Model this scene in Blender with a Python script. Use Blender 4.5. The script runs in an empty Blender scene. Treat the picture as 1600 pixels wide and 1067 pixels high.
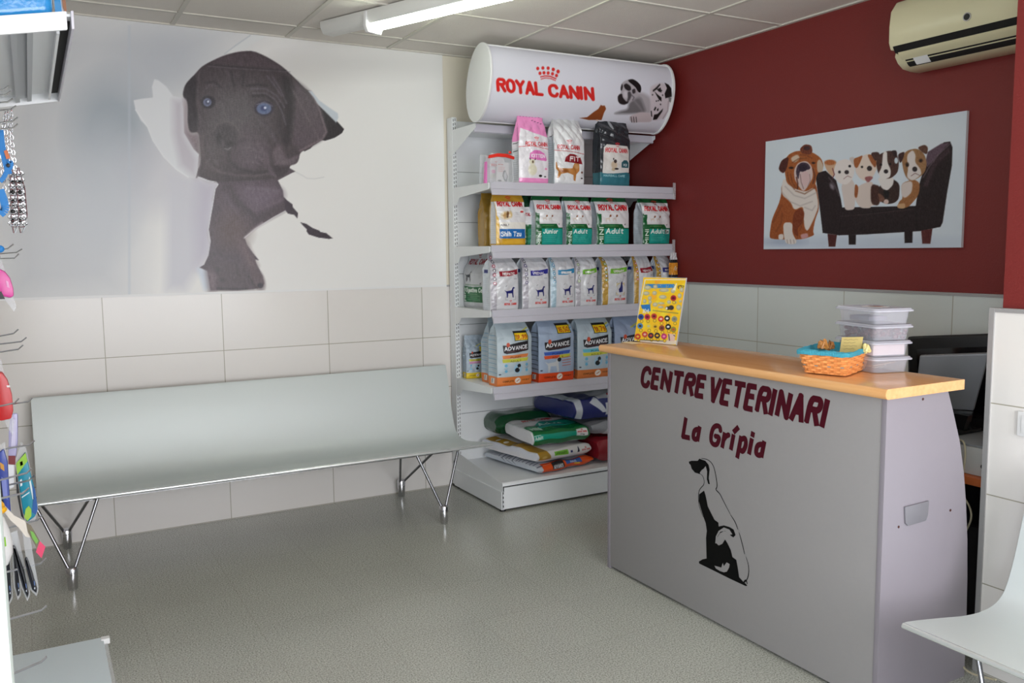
import bpy, math, random
import numpy as np
from mathutils import Vector, Matrix
from mathutils.geometry import tessellate_polygon

C = bpy.context.scene.collection
scene = bpy.context.scene
PI = math.pi
rnd = random.Random(7)

# ------------------------------------------------------------------ camera
F = 1349.387                       # focal length in pixels of a 1600 px wide frame
YAW, PITCH, ROLL = 0.50735, -0.10486, -0.01043
CAM = np.array([-3.64142, -4.96086, 1.5021])
def _rot():
    cy, sy, cp, sp = math.cos(YAW), math.sin(YAW), math.cos(PITCH), math.sin(PITCH)
    f = np.array([sy*cp, cy*cp, sp]); r = np.array([cy, -sy, 0.0]); u = np.cross(r, f)
    c, s = math.cos(ROLL), math.sin(ROLL)
    return np.array([c*r + s*u, -s*r + c*u, f])
R3 = _rot()
def at(u, v, x=None, y=None, z=None):
    """the point of the plane x=, y= or z= seen at photo pixel (u, v): used to survey the room"""
    d = np.array([(u-800)/F, -(v-533.5)/F, 1.0]) @ R3
    t = (x-CAM[0])/d[0] if x is not None else (y-CAM[1])/d[1] if y is not None else (z-CAM[2])/d[2]
    return CAM + t*d
def pix(P):
    d = (P - CAM) @ R3.T
    return 800 + F*d[..., 0]/d[..., 2], 533.5 - F*d[..., 1]/d[..., 2]
cam_data = bpy.data.cameras.new('camera')
cam_data.sensor_width = 36.0
cam_data.lens = F/1600*36.0
cam_data.clip_start = 0.02
cam = bpy.data.objects.new('camera', cam_data)
C.objects.link(cam)
M = Matrix.Identity(4)
for i in range(3):
    M[i][0], M[i][1], M[i][2], M[i][3] = R3[0][i], R3[1][i], -R3[2][i], CAM[i]
cam.matrix_world = M
scene.camera = cam

# ------------------------------------------------------------------ world, daylight, exposure
world = bpy.data.worlds.new('world'); scene.world = world
world.use_nodes = True
bg = world.node_tree.nodes['Background']
bg.inputs[0].default_value = (0.62, 0.78, 1.0, 1)
bg.inputs[1].default_value = 0.6
vs = scene.view_settings
vs.view_transform = 'Standard'; vs.look = 'None'; vs.gamma = 1.0; vs.use_curve_mapping = False
vs.exposure = 0.0
def area(name, loc, size, rot, power, color, spread=PI):
    l = bpy.data.lights.new(name, 'AREA'); l.shape = 'RECTANGLE'
    l.size, l.size_y = size; l.energy = power; l.color = color; l.spread = spread
    o = bpy.data.objects.new(name, l); C.objects.link(o)
    o.location = loc; o.rotation_euler = rot
    return o
# daylight through the shop window in the front wall, behind the camera
area('window_daylight', (-2.35, -6.75, 1.45), (3.0, 2.1), (PI/2, 0, 0), 185, (0.97, 0.97, 1.0))
area('added_side_daylight', (-4.95, -5.35, 1.35), (1.9, 2.0), (0, -PI/2, 0), 100, (0.84, 0.93, 1.0))  # added light from an unseen side window, for faces turned left

# ------------------------------------------------------------------ materials
def lin(c):
    c = np.asarray(c, float)/255.0
    return np.where(c <= 0.04045, c/12.92, ((c+0.055)/1.055)**2.4)
def L4(c): return tuple(float(q) for q in lin(c)) + (1.0,)
def mat(name, col=(200, 200, 200), rough=0.5, metal=0.0, attr=False, bump=0.0, bscale=40.0, spec=0.5,
        trans=0.0, alpha=1.0, emit=None, estr=0.0, coat=0.0, stretch=None, var=0.0, vscale=8.0):
    m = bpy.data.materials.new(name); m.use_nodes = True
    nt = m.node_tree; b = nt.nodes['Principled BSDF']
    b.inputs['Base Color'].default_value = L4(col)
    b.inputs['Roughness'].default_value = rough
    b.inputs['Metallic'].default_value = metal
    b.inputs['Specular IOR Level'].default_value = spec
    b.inputs['Transmission Weight'].default_value = trans
    b.inputs['Alpha'].default_value = alpha
    b.inputs['Coat Weight'].default_value = coat
    b.inputs['Coat Roughness'].default_value = 0.12
    if emit: b.inputs['Emission Color'].default_value = L4(emit); b.inputs['Emission Strength'].default_value = estr
    if attr:
        a = nt.nodes.new('ShaderNodeAttribute'); a.attribute_name = 'Col'
        nt.links.new(a.outputs['Color'], b.inputs['Base Color'])
    if bump or var:
        tc = nt.nodes.new('ShaderNodeTexCoord'); src = tc.outputs['Object']
        if stretch:
            mp = nt.nodes.new('ShaderNodeMapping'); mp.inputs['Scale'].default_value = stretch
            nt.links.new(src, mp.inputs['Vector']); src = mp.outputs['Vector']
    if bump:
        n = nt.nodes.new('ShaderNodeTexNoise'); n.inputs['Scale'].default_value = bscale; n.inputs['Detail'].default_value = 3
        nt.links.new(src, n.inputs['Vector'])
        bp = nt.nodes.new('ShaderNodeBump'); bp.inputs['Strength'].default_value = bump; bp.inputs['Distance'].default_value = 0.01
        nt.links.new(n.outputs['Fac'], bp.inputs['Height']); nt.links.new(bp.outputs['Normal'], b.inputs['Normal'])
    if var:
        n2 = nt.nodes.new('ShaderNodeTexNoise'); n2.inputs['Scale'].default_value = vscale; n2.inputs['Detail'].default_value = 4
        nt.links.new(src, n2.inputs['Vector'])
        mx = nt.nodes.new('ShaderNodeMix'); mx.data_type = 'RGBA'
        c = lin(col)
        mx.inputs[6].default_value = tuple(c*(1-var)) + (1,); mx.inputs[7].default_value = tuple(np.minimum(c*(1+var), 1)) + (1,)
        nt.links.new(n2.outputs['Fac'], mx.inputs[0]); nt.links.new(mx.outputs[2], b.inputs['Base Color'])
    return m

def tile_mat(name, axis, off, zoff, col=(230, 226, 222), grout=(170, 165, 150)):
    m = mat(name, col, 0.22)
    nt = m.node_tree; b = nt.nodes['Principled BSDF']
    tc = nt.nodes.new('ShaderNodeTexCoord'); sp = nt.nodes.new('ShaderNodeSeparateXYZ'); cb = nt.nodes.new('ShaderNodeCombineXYZ')
    nt.links.new(tc.outputs['Object'], sp.inputs[0])
    nt.links.new(sp.outputs[axis], cb.inputs[0]); nt.links.new(sp.outputs[2], cb.inputs[1])
    mp = nt.nodes.new('ShaderNodeMapping'); mp.inputs['Location'].default_value = (-off+6.0, -zoff+0.3206*8, 0)
    nt.links.new(cb.outputs[0], mp.inputs[0])
    br = nt.nodes.new('ShaderNodeTexBrick'); br.offset = 0.0; br.squash = 1.0
    br.inputs['Scale'].default_value = 1.0; br.inputs['Brick Width'].default_value = 0.6; br.inputs['Row Height'].default_value = 0.3206
    br.inputs['Mortar Size'].default_value = 0.0022; br.inputs['Mortar Smooth'].default_value = 0.1
    br.inputs['Color1'].default_value = L4(col); br.inputs['Color2'].default_value = L4(tuple(int(q*0.985) for q in col)); br.inputs['Mortar'].default_value = L4(grout)
    nt.links.new(mp.outputs[0], br.inputs['Vector']); nt.links.new(br.outputs['Color'], b.inputs['Base Color'])
    bp = nt.nodes.new('ShaderNodeBump'); bp.invert = True; bp.inputs['Strength'].default_value = 0.5; bp.inputs['Distance'].default_value = 0.002
    nt.links.new(br.outputs['Fac'], bp.inputs['Height']); nt.links.new(bp.outputs['Normal'], b.inputs['Normal'])
    return m

def floor_mat():
    m = mat('floor_terrazzo', (140, 136, 122), 0.2)
    nt = m.node_tree; b = nt.nodes['Principled BSDF']
    tc = nt.nodes.new('ShaderNodeTexCoord')
    n1 = nt.nodes.new('ShaderNodeTexNoise'); n1.inputs['Scale'].default_value = 165; n1.inputs['Detail'].default_value = 3; n1.inputs['Roughness'].default_value = 0.7
    r1 = nt.nodes.new('ShaderNodeValToRGB')
    for e, p, c in ((0, 0.34, (126, 128, 119)), (1, 0.68, (210, 211, 201))):
        r1.color_ramp.elements[e].position = p; r1.color_ramp.elements[e].color = L4(c)
    e = r1.color_ramp.elements.new(0.5); e.color = L4((176, 177, 168))
    n2 = nt.nodes.new('ShaderNodeTexNoise'); n2.inputs['Scale'].default_value = 2.2; n2.inputs['Detail'].default_value = 5
    br = nt.nodes.new('ShaderNodeTexBrick'); br.offset = 0.0
    br.inputs['Scale'].default_value = 1.0; br.inputs['Brick Width'].default_value = 0.4; br.inputs['Row Height'].default_value = 0.4
    br.inputs['Mortar Size'].default_value = 0.0016; br.inputs['Mortar Smooth'].default_value = 0.3
    br.inputs['Color1'].default_value = (1, 1, 1, 1); br.inputs['Color2'].default_value = (0.97, 0.97, 0.97, 1); br.inputs['Mortar'].default_value = (0.86, 0.85, 0.83, 1)
    mp = nt.nodes.new('ShaderNodeMapping'); mp.inputs['Location'].default_value = (8.12, 8.33, 0)
    nt.links.new(tc.outputs['Object'], mp.inputs[0]); nt.links.new(mp.outputs[0], br.inputs['Vector'])
    nt.links.new(tc.outputs['Object'], n1.inputs['Vector']); nt.links.new(tc.outputs['Object'], n2.inputs['Vector'])
    nt.links.new(n1.outputs['Fac'], r1.inputs['Fac'])
    mx = nt.nodes.new('ShaderNodeMix'); mx.data_type = 'RGBA'; mx.blend_type = 'MULTIPLY'; mx.inputs[0].default_value = 1.0
    nt.links.new(r1.outputs['Color'], mx.inputs[6]); nt.links.new(br.outputs['Color'], mx.inputs[7])
    mr = nt.nodes.new('ShaderNodeMapRange'); mr.inputs['To Min'].default_value = 0.9; mr.inputs['To Max'].default_value = 1.1
    nt.links.new(n2.outputs['Fac'], mr.inputs['Value'])
    m2 = nt.nodes.new('ShaderNodeMix'); m2.data_type = 'RGBA'; m2.blend_type = 'MULTIPLY'; m2.inputs[0].default_value = 1.0
    nt.links.new(mx.outputs[2], m2.inputs[6]); nt.links.new(mr.outputs[0], m2.inputs[7])
    nt.links.new(m2.outputs[2], b.inputs['Base Color'])
    bp = nt.nodes.new('ShaderNodeBump'); bp.inputs['Strength'].default_value = 0.008; bp.inputs['Distance'].default_value = 0.001
    nt.links.new(n1.outputs['Fac'], bp.inputs['Height']); nt.links.new(bp.outputs['Normal'], b.inputs['Normal'])
    return m

def wood_mat():
    m = mat('beech_laminate', (214, 160, 104), 0.2, coat=0.3)
    nt = m.node_tree; b = nt.nodes['Principled BSDF']
    tc = nt.nodes.new('ShaderNodeTexCoord'); mp = nt.nodes.new('ShaderNodeMapping'); mp.inputs['Scale'].default_value = (26, 1.4, 26)
    n = nt.nodes.new('ShaderNodeTexNoise'); n.inputs['Scale'].default_value = 3; n.inputs['Detail'].default_value = 6
    r = nt.nodes.new('ShaderNodeValToRGB')
    r.color_ramp.elements[0].position = 0.3; r.color_ramp.elements[0].color = L4((226, 166, 106))
    r.color_ramp.elements[1].position = 0.72; r.color_ramp.elements[1].color = L4((238, 182, 124))
    nt.links.new(tc.outputs['Object'], mp.inputs[0]); nt.links.new(mp.outputs[0], n.inputs['Vector'])
    nt.links.new(n.outputs['Fac'], r.inputs['Fac']); nt.links.new(r.outputs['Color'], b.inputs['Base Color'])
    return m

MT = {
 'paint_white': mat('cream_wall_paint', (228, 220, 204), 0.7),
 'red': mat('burgundy_wall_paint', (117, 31, 28), 0.55, bump=0.15, bscale=120),
 'ceil': mat('ceiling_board', (226, 220, 212), 0.9, bump=0.35, bscale=260),
 'tbar': mat('ceiling_bar', (208, 204, 194), 0.6),
 'floor': floor_mat(),
 'wood': wood_mat(),
 'steel_white': mat('white_enamel_steel', (234, 236, 238), 0.34),
 'rail': mat('lilac_grey_rail', (196, 194, 204), 0.32),
 'alu': mat('anodised_aluminium', (204, 211, 210), 0.44, 0.2),
 'chrome': mat('chrome', (205, 205, 210), 0.13, 1.0),
 'dark_chrome': mat('dark_steel_rod', (150, 150, 155), 0.25, 1.0),
 'black': mat('black_plastic', (14, 14, 15), 0.35),
 'dark': mat('dark_void', (10, 10, 10), 0.7),
 'grey_lam': mat('grey_laminate', (146, 143, 143), 0.45, var=0.02, vscale=60),
 'dimmed_lam': mat('dimmed_grey_laminate', (138, 132, 140), 0.45),  # front panel's laminate, darkened to offset strong light on the side panels
 'maroon': mat('maroon_vinyl', (70, 8, 24), 0.6, spec=.15),
 'vinyl_black': mat('black_vinyl', (8, 8, 8), 0.65, spec=.12),
 'print': mat('printed_laminate', attr=True, rough=0.33, spec=0.4),
 'print_matte': mat('printed_board', attr=True, rough=0.5, spec=0.3),
 'bag': mat('printed_foil_bag', attr=True, rough=0.27, bump=0.35, bscale=26, coat=0.35),
 'bagmatte': mat('printed_paper_bag', attr=True, rough=0.42, bump=0.3, bscale=22),
 'ac': mat('aged_cream_plastic', (222, 215, 178), 0.26),
 'silver': mat('silver_plastic', (132, 133, 137), 0.38, 0.15),
 'white_plastic': mat('white_plastic', (232, 232, 232), 0.35),
 'tube': mat('lit_fluorescent_tube', (255, 255, 255), 0.4, emit=(244, 255, 238), estr=26.0),
 'clear': mat('clear_plastic', (235, 238, 242), 0.08, trans=0.0, alpha=0.28, spec=0.8),
 'frost': mat('frosted_plastic', (222, 222, 232), 0.2, alpha=0.24, spec=0.6),
 'wicker': mat('wicker', (232, 156, 90), 0.55, bump=0.3, bscale=60, var=0.22, vscale=70),
 'cloth': mat('turquoise_cloth', (66, 160, 182), 0.9, bump=0.5, bscale=200),
 'glassy': mat('window_glass', (240, 245, 250), 0.02, alpha=0.08, spec=0.6),
 'orange_wood': mat('orange_desk_board', (205, 110, 60), 0.4),
 'cable': mat('ivory_cable', (205, 195, 165), 0.5),
}
def flat(name, col, rough=0.45, metal=0.0, **k):
    if name not in MT: MT[name] = mat(name, col, rough, metal, **k)
    return MT[name]

# ------------------------------------------------------------------ object helpers
def tag(o, label=None, cat=None, group=None, kind=None):
    if label: o['label'] = label
    if cat: o['category'] = cat
    if group: o['group'] = group
    if kind: o['kind'] = kind
    return o
def thing(name, label, cat, loc=(0, 0, 0), rotz=0.0, group=None):
    o = bpy.data.objects.new(name, None); C.objects.link(o)
    o.empty_display_size = 0.05
    o.location = loc; o.rotation_euler = (0, 0, rotz)
    return tag(o, label, cat, group)
def link(name, me, parent=None):
    o = bpy.data.objects.new(name, me); C.objects.link(o)
    if parent is not None: o.parent = parent
    return o
def basis(d):
    d = Vector(d).normalized()
    a = Vector((0, 0, 1)) if abs(d.z) < 0.9 else Vector((1, 0, 0))
    u = d.cross(a).normalized(); v = d.cross(u).normalized()
    return d, u, v
class MB:
    def __init__(s): s.v = []; s.f = []; s.m = []; s.mi = 0
    def _add(s, vs_, fs):
        n = len(s.v); s.v += [tuple(float(q) for q in p) for p in vs_]
        for f in fs: s.f.append(tuple(i+n for i in f)); s.m.append(s.mi)
        return s
    def box(s, x0, x1, y0, y1, z0, z1):
        v = [(x, y, z) for x in (x0, x1) for y in (y0, y1) for z in (z0, z1)]
        return s._add(v, [(0, 1, 3, 2), (4, 6, 7, 5), (0, 4, 5, 1), (2, 3, 7, 6), (0, 2, 6, 4), (1, 5, 7, 3)])
    def obox(s, c, ax, ay, az, sx, sy, sz):
        c = Vector(c); ax, ay, az = Vector(ax), Vector(ay), Vector(az)
        v = [c + ax*(i*sx/2) + ay*(j*sy/2) + az*(k*sz/2) for i in (-1, 1) for j in (-1, 1) for k in (-1, 1)]
        return s._add(v, [(0, 1, 3, 2), (4, 6, 7, 5), (0, 4, 5, 1), (2, 3, 7, 6), (0, 2, 6, 4), (1, 5, 7, 3)])
    def prism(s, pts, axis, a, b):
        """pts 2D profile extruded along axis from a to b (axis x: pts=(y,z); y: (x,z); z: (x,y))"""
        n = len(pts)
        def P(p, t): return (t, p[0], p[1]) if axis == 'x' else (p[0], t, p[1]) if axis == 'y' else (p[0], p[1], t)
        v = [P(p, a) for p in pts] + [P(p, b) for p in pts]
        cr = [(pts[i][0]-pts[i-1][0])*(pts[(i+1) % n][1]-pts[i][1]) - (pts[i][1]-pts[i-1][1])*(pts[(i+1) % n][0]-pts[i][0]) for i in range(n)]
        if min(cr) < -1e-9 and max(cr) > 1e-9:
            tr_ = tessellate_polygon([[Vector((p[0], p[1], 0)) for p in pts]])
            caps = [tuple(t) for t in tr_] + [tuple(i+n for i in t[::-1]) for t in tr_]
        else: caps = [tuple(range(n)), tuple(range(2*n-1, n-1, -1))]
        fs = caps + [(i, i+n, (i+1) % n+n, (i+1) % n) for i in range(n)]
        return s._add(v, fs)
    def tube(s, pts, r, n=8, closed=False, r2=None):
        pts = [Vector(p) for p in pts]; k = len(pts)
        vs_, fs = [], []
        prev = None
        for i, p in enumerate(pts):
            a = pts[(i-1) % k] if (closed or i > 0) else p
            b = pts[(i+1) % k] if (closed or i < k-1) else p
            d = (b-a)
            if d.length < 1e-9: d = Vector((0, 0, 1))
            d.normalize()
            if prev is None: _, u, v = basis(d)
            else:
                u = (prev - d*prev.dot(d))
                u = u.normalized() if u.length > 1e-6 else basis(d)[1]
                v = d.cross(u).normalized()
            prev = u
            rr = r if r2 is None else r+(r2-r)*i/max(1, k-1)
            for j in range(n):
                t = 2*PI*j/n; vs_.append(p + u*(rr*math.cos(t)) + v*(rr*math.sin(t)))
        for i in range(k if closed else k-1):
            for j in range(n):
                a0 = i*n+j; a1 = i*n+(j+1) % n; b0 = ((i+1) % k)*n+j; b1 = ((i+1) % k)*n+(j+1) % n
                fs.append((a0, a1, b1, b0))
        if not closed: fs.append(tuple(range(n-1, -1, -1))); fs.append(tuple((k-1)*n+j for j in range(n)))
        return s._add(vs_, fs)
    def lathe(s, prof, c=(0, 0, 0), n=24, sx=1, sy=1):
        vs_, fs = [], []; k = len(prof)
        for r, z in prof:
            for j in range(n):
                t = 2*PI*j/n; vs_.append((c[0]+sx*r*math.cos(t), c[1]+sy*r*math.sin(t), c[2]+z))
        for i in range(k-1):
            for j in range(n): fs.append((i*n+j, i*n+(j+1) % n, (i+1)*n+(j+1) % n, (i+1)*n+j))
        fs.append(tuple(range(n-1, -1, -1))); fs.append(tuple((k-1)*n+j for j in range(n)))
        return s._add(vs_, fs)
    def blob(s, c, rx, ry, rz, n=12, m=8, rot=None):
        vs_, fs = [], []
        for i in range(m+1):
            ph = PI*i/m
            for j in range(n):
                t = 2*PI*j/n
                p = Vector((rx*math.sin(ph)*math.cos(t), ry*math.sin(ph)*math.sin(t), rz*math.cos(ph)))
                if rot is not None: p = rot @ p
                vs_.append(Vector(c)+p)
        for i in range(m):
            for j in range(n): fs.append((i*n+j, (i+1)*n+j, (i+1)*n+(j+1) % n, i*n+(j+1) % n))
        return s._add(vs_, fs)
    def build(s, name, mats, parent=None, smooth=False, bevel=0.0, seg=2):
        me = bpy.data.meshes.new(name); me.from_pydata(s.v, [], s.f); me.update()
        if not isinstance(mats, (list, tuple)): mats = [mats]
        for m in mats: me.materials.append(m)
        me.polygons.foreach_set('material_index', s.m)
        import bmesh
        bm = bmesh.new(); bm.from_mesh(me); bmesh.ops.recalc_face_normals(bm, faces=bm.faces)
        if bevel:
            bmesh.ops.bevel(bm, geom=[e for e in bm.edges if e.is_manifold and e.calc_face_angle(0) > 0.6], offset=bevel, segments=seg, affect='EDGES', profile=0.6)
        bm.to_mesh(me); bm.free()
        if smooth or bevel:
            me.polygons.foreach_set('use_smooth', [True]*len(me.polygons))
            try: me.set_sharp_from_angle(angle=math.radians(38))
            except Exception: pass
        return link(name, me, parent)
def struct(name, mb, m, **k):
    return tag(mb.build(name, m, **k), kind='structure')

def grid_mesh(name, P, col, m, parent=None, closed=False, caps=False, smooth=True):
    """P (ny,nx,3) vertex grid with colours (ny,nx,3) in display values 0..255"""
    ny, nx = P.shape[:2]
    verts = P.reshape(-1, 3)
    idx = np.arange(ny*nx).reshape(ny, nx)
    if closed:
        a = idx[:-1, :]; b = np.roll(idx, -1, 1)[:-1, :]; c = np.roll(idx, -1, 1)[1:, :]; d = idx[1:, :]
    else:
        a = idx[:-1, :-1]; b = idx[:-1, 1:]; c = idx[1:, 1:]; d = idx[1:, :-1]
    faces = np.stack([a, b, c, d], -1).reshape(-1, 4)
    loops = faces.ravel(); starts = np.arange(len(faces))*4; tot = [4]*len(faces)
    extra = []
    if caps: extra = [idx[0, ::-1], idx[-1, :]]
    for e in extra:
        starts = np.append(starts, len(loops)); loops = np.concatenate([loops, e])
    me = bpy.data.meshes.new(name)
    me.vertices.add(len(verts)); me.vertices.foreach_set('co', verts.astype(np.float32).ravel())
    me.loops.add(len(loops)); me.loops.foreach_set('vertex_index', loops.astype(np.int32))
    me.polygons.add(len(starts)); me.polygons.foreach_set('loop_start', starts.astype(np.int32))
    me.update(calc_edges=True); me.validate()
    at_ = me.color_attributes.new('Col', 'FLOAT_COLOR', 'POINT')
    cc = np.ones((ny*nx, 4), np.float32); cc[:, :3] = lin(np.clip(col.reshape(-1, 3), 0, 255))
    at_.data.foreach_set('color', cc.ravel())
    me.materials.append(m)
    if smooth: me.polygons.foreach_set('use_smooth', [True]*len(me.polygons))
    return link(name, me, parent)

# ------------------------------------------------------------------ stroke lettering
GL = {
'A': "00 39 60;13 53", 'B': "~00 09 49 59 68 66 55 45 05;~45 55 64 61 50 40 00", 'C': "~67 59 29 07 02 20 50 62", 'D': "~00 09 39 66 63 30 00",
'E': "50 00 09 59;05 45", 'F': "00 09 59;05 45", 'G': "~67 59 29 07 02 20 50 62 64 34", 'H': "00 09;60 69;05 65", 'I': "00 09", 'J': "~49 42 30 10 02",
'K': "00 09;59 04 60", 'L': "09 00 50", 'M': "00 09 34 69 60", 'N': "00 09 60 69", 'O': "~29 07 02 20 40 62 67 49 29", 'P': "~00 09 49 68 66 54 04",
'Q': "~29 07 02 20 40 62 67 49 29;42 60", 'R': "~00 09 49 59 68 66 55 45 05;35 60", 'S': "~68 49 19 07 16 54 63 61 40 10 01", 'T': "30 39;09 69",
'U': "~09 02 20 40 62 69", 'V': "09 30 69", 'W': "09 10 36 50 69", 'X': "00 69;09 60", 'Y': "09 35 69;35 30", 'Z': "09 69 00 60",
'a': "~45 25 04 01 10 30 41;46 40", 'c': "~45 25 04 01 10 40", 'd': "~45 25 04 01 10 30 41;49 40", 'e': "~03 43 44 26 15 03 01 10 30 41", 'g': "~45 25 04 01 10 40;~46 4b 2c 0b",
'h': "09 00;~04 26 36 44 40", 'i': "06 00;08 09", 'j': "06 00", 'l': "09 00", 'm': "06 00;~04 16 26 34 30;~34 46 56 64 60", 'n': "06 00;~04 26 36 44 40", 'o': "~26 04 02 10 30 42 44 36 26",
'p': "06 0c;~05 26 36 44 42 30 20 01", 'r': "06 00;~03 15 36", 's': "~45 26 05 13 33 41 20 01", 't': "18 11 20 30;06 36", 'u': "~06 02 10 30 42;46 40", 'v': "06 20 46", 'z': "06 46 00 40",
'y': "06 20;46 1c", 'b': "09 00;~04 26 36 44 42 30 20 01", 'k': "09 00;46 03 40", 'f': "~39 19 17 10;06 36", 'í': "06 00;08 2A",
'0': "~29 07 02 20 30 52 57 39 29", '1': "17 39 30", '2': "~07 19 39 57 55 00;00 50", '3': "~08 29 48 46 25;~25 44 42 30 10 01", '4': "40 49 03 53", '5': "49 09 05;~05 35 53 51 30 01",
'6': "~48 29 06 02 20 40 52 54 35 15 03", '7': "09 59 20", '8': "~25 07 19 39 47 25 02 10 30 52 25", '9': "~01 20 43 47 38 18 06 14 34 46", ',': "11 0a", '.': "00 00", '+': "14 54;32 36", '-': "04 44", '%': "00 59;08 08;51 51", ':': "01 01;05 05",
}
def _num(ch):
    return {'a': -1, 'b': -2, 'c': -3, 'A': 10}.get(ch, None) if not ch.isdigit() else int(ch)
def chaikin(p, it=2):
    for _ in range(it):
        q = [p[0]]
        for a, b in zip(p[:-1], p[1:]):
            q.append((a[0]*.75+b[0]*.25, a[1]*.75+b[1]*.25)); q.append((a[0]*.25+b[0]*.75, a[1]*.25+b[1]*.75))
        q.append(p[-1]); p = q
    return p
def glyph(ch):
    out = []
    for s in GL[ch].split(';'):
        cur = s.startswith('~'); s = s.lstrip('~')
        pts = [(_num(q[0])/9.0, _num(q[1])/9.0) for q in s.split()]
        out.append(chaikin(pts) if cur and len(pts) > 2 else pts)
    return out
def text_strokes(t, width=None, height=1.0, gap=0.28, shear=0.0):
    """strokes of a line of text, left at x=0, baseline 0; scaled to width if given"""
    x = 0.0; res = []
    for ch in t:
        if ch == ' ': x += 0.5; continue
        g = glyph(ch)
        lo = min(p[0] for s in g for p in s); hi = max(p[0] for s in g for p in s)
        for s in g: res.append([(x+p[0]-lo, p[1]) for p in s])
        x += hi-lo+gap+(0.10 if hi-lo < .1 else 0)
    tot = max(x-gap, 1e-3)
    kx = (width/tot) if width else height
    return [[(p[0]*kx + shear*p[1]*height, p[1]*height) for p in s] for s in res]

# ------------------------------------------------------------------ painter for printed surfaces
class Art:
    def __init__(s, X, Y, base, aa):
        s.X = X.astype(float); s.Y = Y.astype(float); s.aa = aa
        s.C = np.empty(X.shape+(3,)); s.C[:] = base
    def _blend(s, sel, a, col):
        col = np.asarray(col, float)
        s.C[sel] = s.C[sel]*(1-a[:, None]) + col*a[:, None]
    def _sel(s, x0, x1, y0, y1):
        return np.nonzero((s.X >= x0) & (s.X <= x1) & (s.Y >= y0) & (s.Y <= y1))
    def poly(s, pts, col, f=None, a=1.0):
        f = f or s.aa; p = np.array(pts, float)
        sel = s._sel(p[:, 0].min()-f, p[:, 0].max()+f, p[:, 1].min()-f, p[:, 1].max()+f)
        if len(sel[0]) == 0: return s
        x, y = s.X[sel], s.Y[sel]; d = np.full(x.shape, 1e18); ins = np.zeros(x.shape, bool)
        for i in range(len(p)):
            ax, ay = p[i]; bx, by = p[(i+1) % len(p)]
            dx, dy = bx-ax, by-ay; L = dx*dx+dy*dy
            if L < 1e-12: continue
            t = np.clip(((x-ax)*dx+(y-ay)*dy)/L, 0, 1)
            d = np.minimum(d, (x-ax-t*dx)**2+(y-ay-t*dy)**2)
            if ay != by: ins ^= ((ay > y) != (by > y)) & (x < (bx-ax)*(y-ay)/(by-ay)+ax)
        sd = np.sqrt(d)*np.where(ins, -1, 1)
        s._blend(sel, a*np.clip(0.5-sd/f, 0, 1), col); return s
    def soft(s, pts, col, f=None, a=1.0):
        p = list(pts)
        for _ in range(2):
            q = []
            for i in range(len(p)):
                A0, B0 = p[i], p[(i+1) % len(p)]
                q += [(A0[0]*.8+B0[0]*.2, A0[1]*.8+B0[1]*.2), (A0[0]*.2+B0[0]*.8, A0[1]*.2+B0[1]*.8)]
            p = q
        return s.poly(p, col, f, a)
    def rect(s, x0, y0, x1, y1, col, f=None, a=1.0): return s.poly([(x0, y0), (x1, y0), (x1, y1), (x0, y1)], col, f, a)
    def ell(s, cx, cy, rx, ry, col, f=None, a=1.0, rot=0.0):
        f = f or s.aa; r = max(rx, ry)+f
        sel = s._sel(cx-r, cx+r, cy-r, cy+r)
        if len(sel[0]) == 0: return s
        x, y = s.X[sel]-cx, s.Y[sel]-cy; c, n = math.cos(rot), math.sin(rot)
        u, v = x*c+y*n, -x*n+y*c
        q = np.sqrt((u/rx)**2+(v/ry)**2); sd = (q-1)*min(rx, ry)
        s._blend(sel, a*np.clip(0.5-sd/f, 0, 1), col); return s
    def line(s, pts, w, col, f=None, a=1.0):
        f = f or s.aa; p = np.array(pts, float); e = w/2+f
        sel = s._sel(p[:, 0].min()-e, p[:, 0].max()+e, p[:, 1].min()-e, p[:, 1].max()+e)
        if len(sel[0]) == 0: return s
        x, y = s.X[sel], s.Y[sel]; d = np.full(x.shape, 1e18)
        for i in range(max(1, len(p)-1)):
            ax, ay = p[i]; bx, by = p[min(i+1, len(p)-1)]
            dx, dy = bx-ax, by-ay; L = dx*dx+dy*dy+1e-12
            t = np.clip(((x-ax)*dx+(y-ay)*dy)/L, 0, 1)
            d = np.minimum(d, (x-ax-t*dx)**2+(y-ay-t*dy)**2)
        s._blend(sel, a*np.clip(0.5-(np.sqrt(d)-w/2)/f, 0, 1), col); return s
    def text(s, t, x, y, width, h, w, col, up=1, shear=0.0, rot=0.0, arc=0.0, a=1.0):
        c, n = math.cos(rot), math.sin(rot)
        for st in text_strokes(t, width, h, shear=shear):
            q = []
            for px_, py_ in st:
                py_ = py_ + arc*((px_/width-0.5)**2)*4 if width else py_
                q.append((x+px_*c-py_*n, y+up*(px_*n+py_*c)))
            s.line(q, w, col, a=a)
        return s
    def noise(s, amp, scale, seed=0):
        r = np.random.RandomState(seed); acc = np.zeros(s.X.shape)
        for k in range(10):
            th = r.uniform(0, 2*PI); fr = scale*r.uniform(0.5, 2.0)
            acc += np.sin((s.X*math.cos(th)+s.Y*math.sin(th))*fr + r.uniform(0, 6.28) + 1.7*np.sin((s.X*math.sin(th)-s.Y*math.cos(th))*fr*0.6+r.uniform(0, 6)))
        s.C += (acc/10*amp*2)[..., None]; return s

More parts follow.
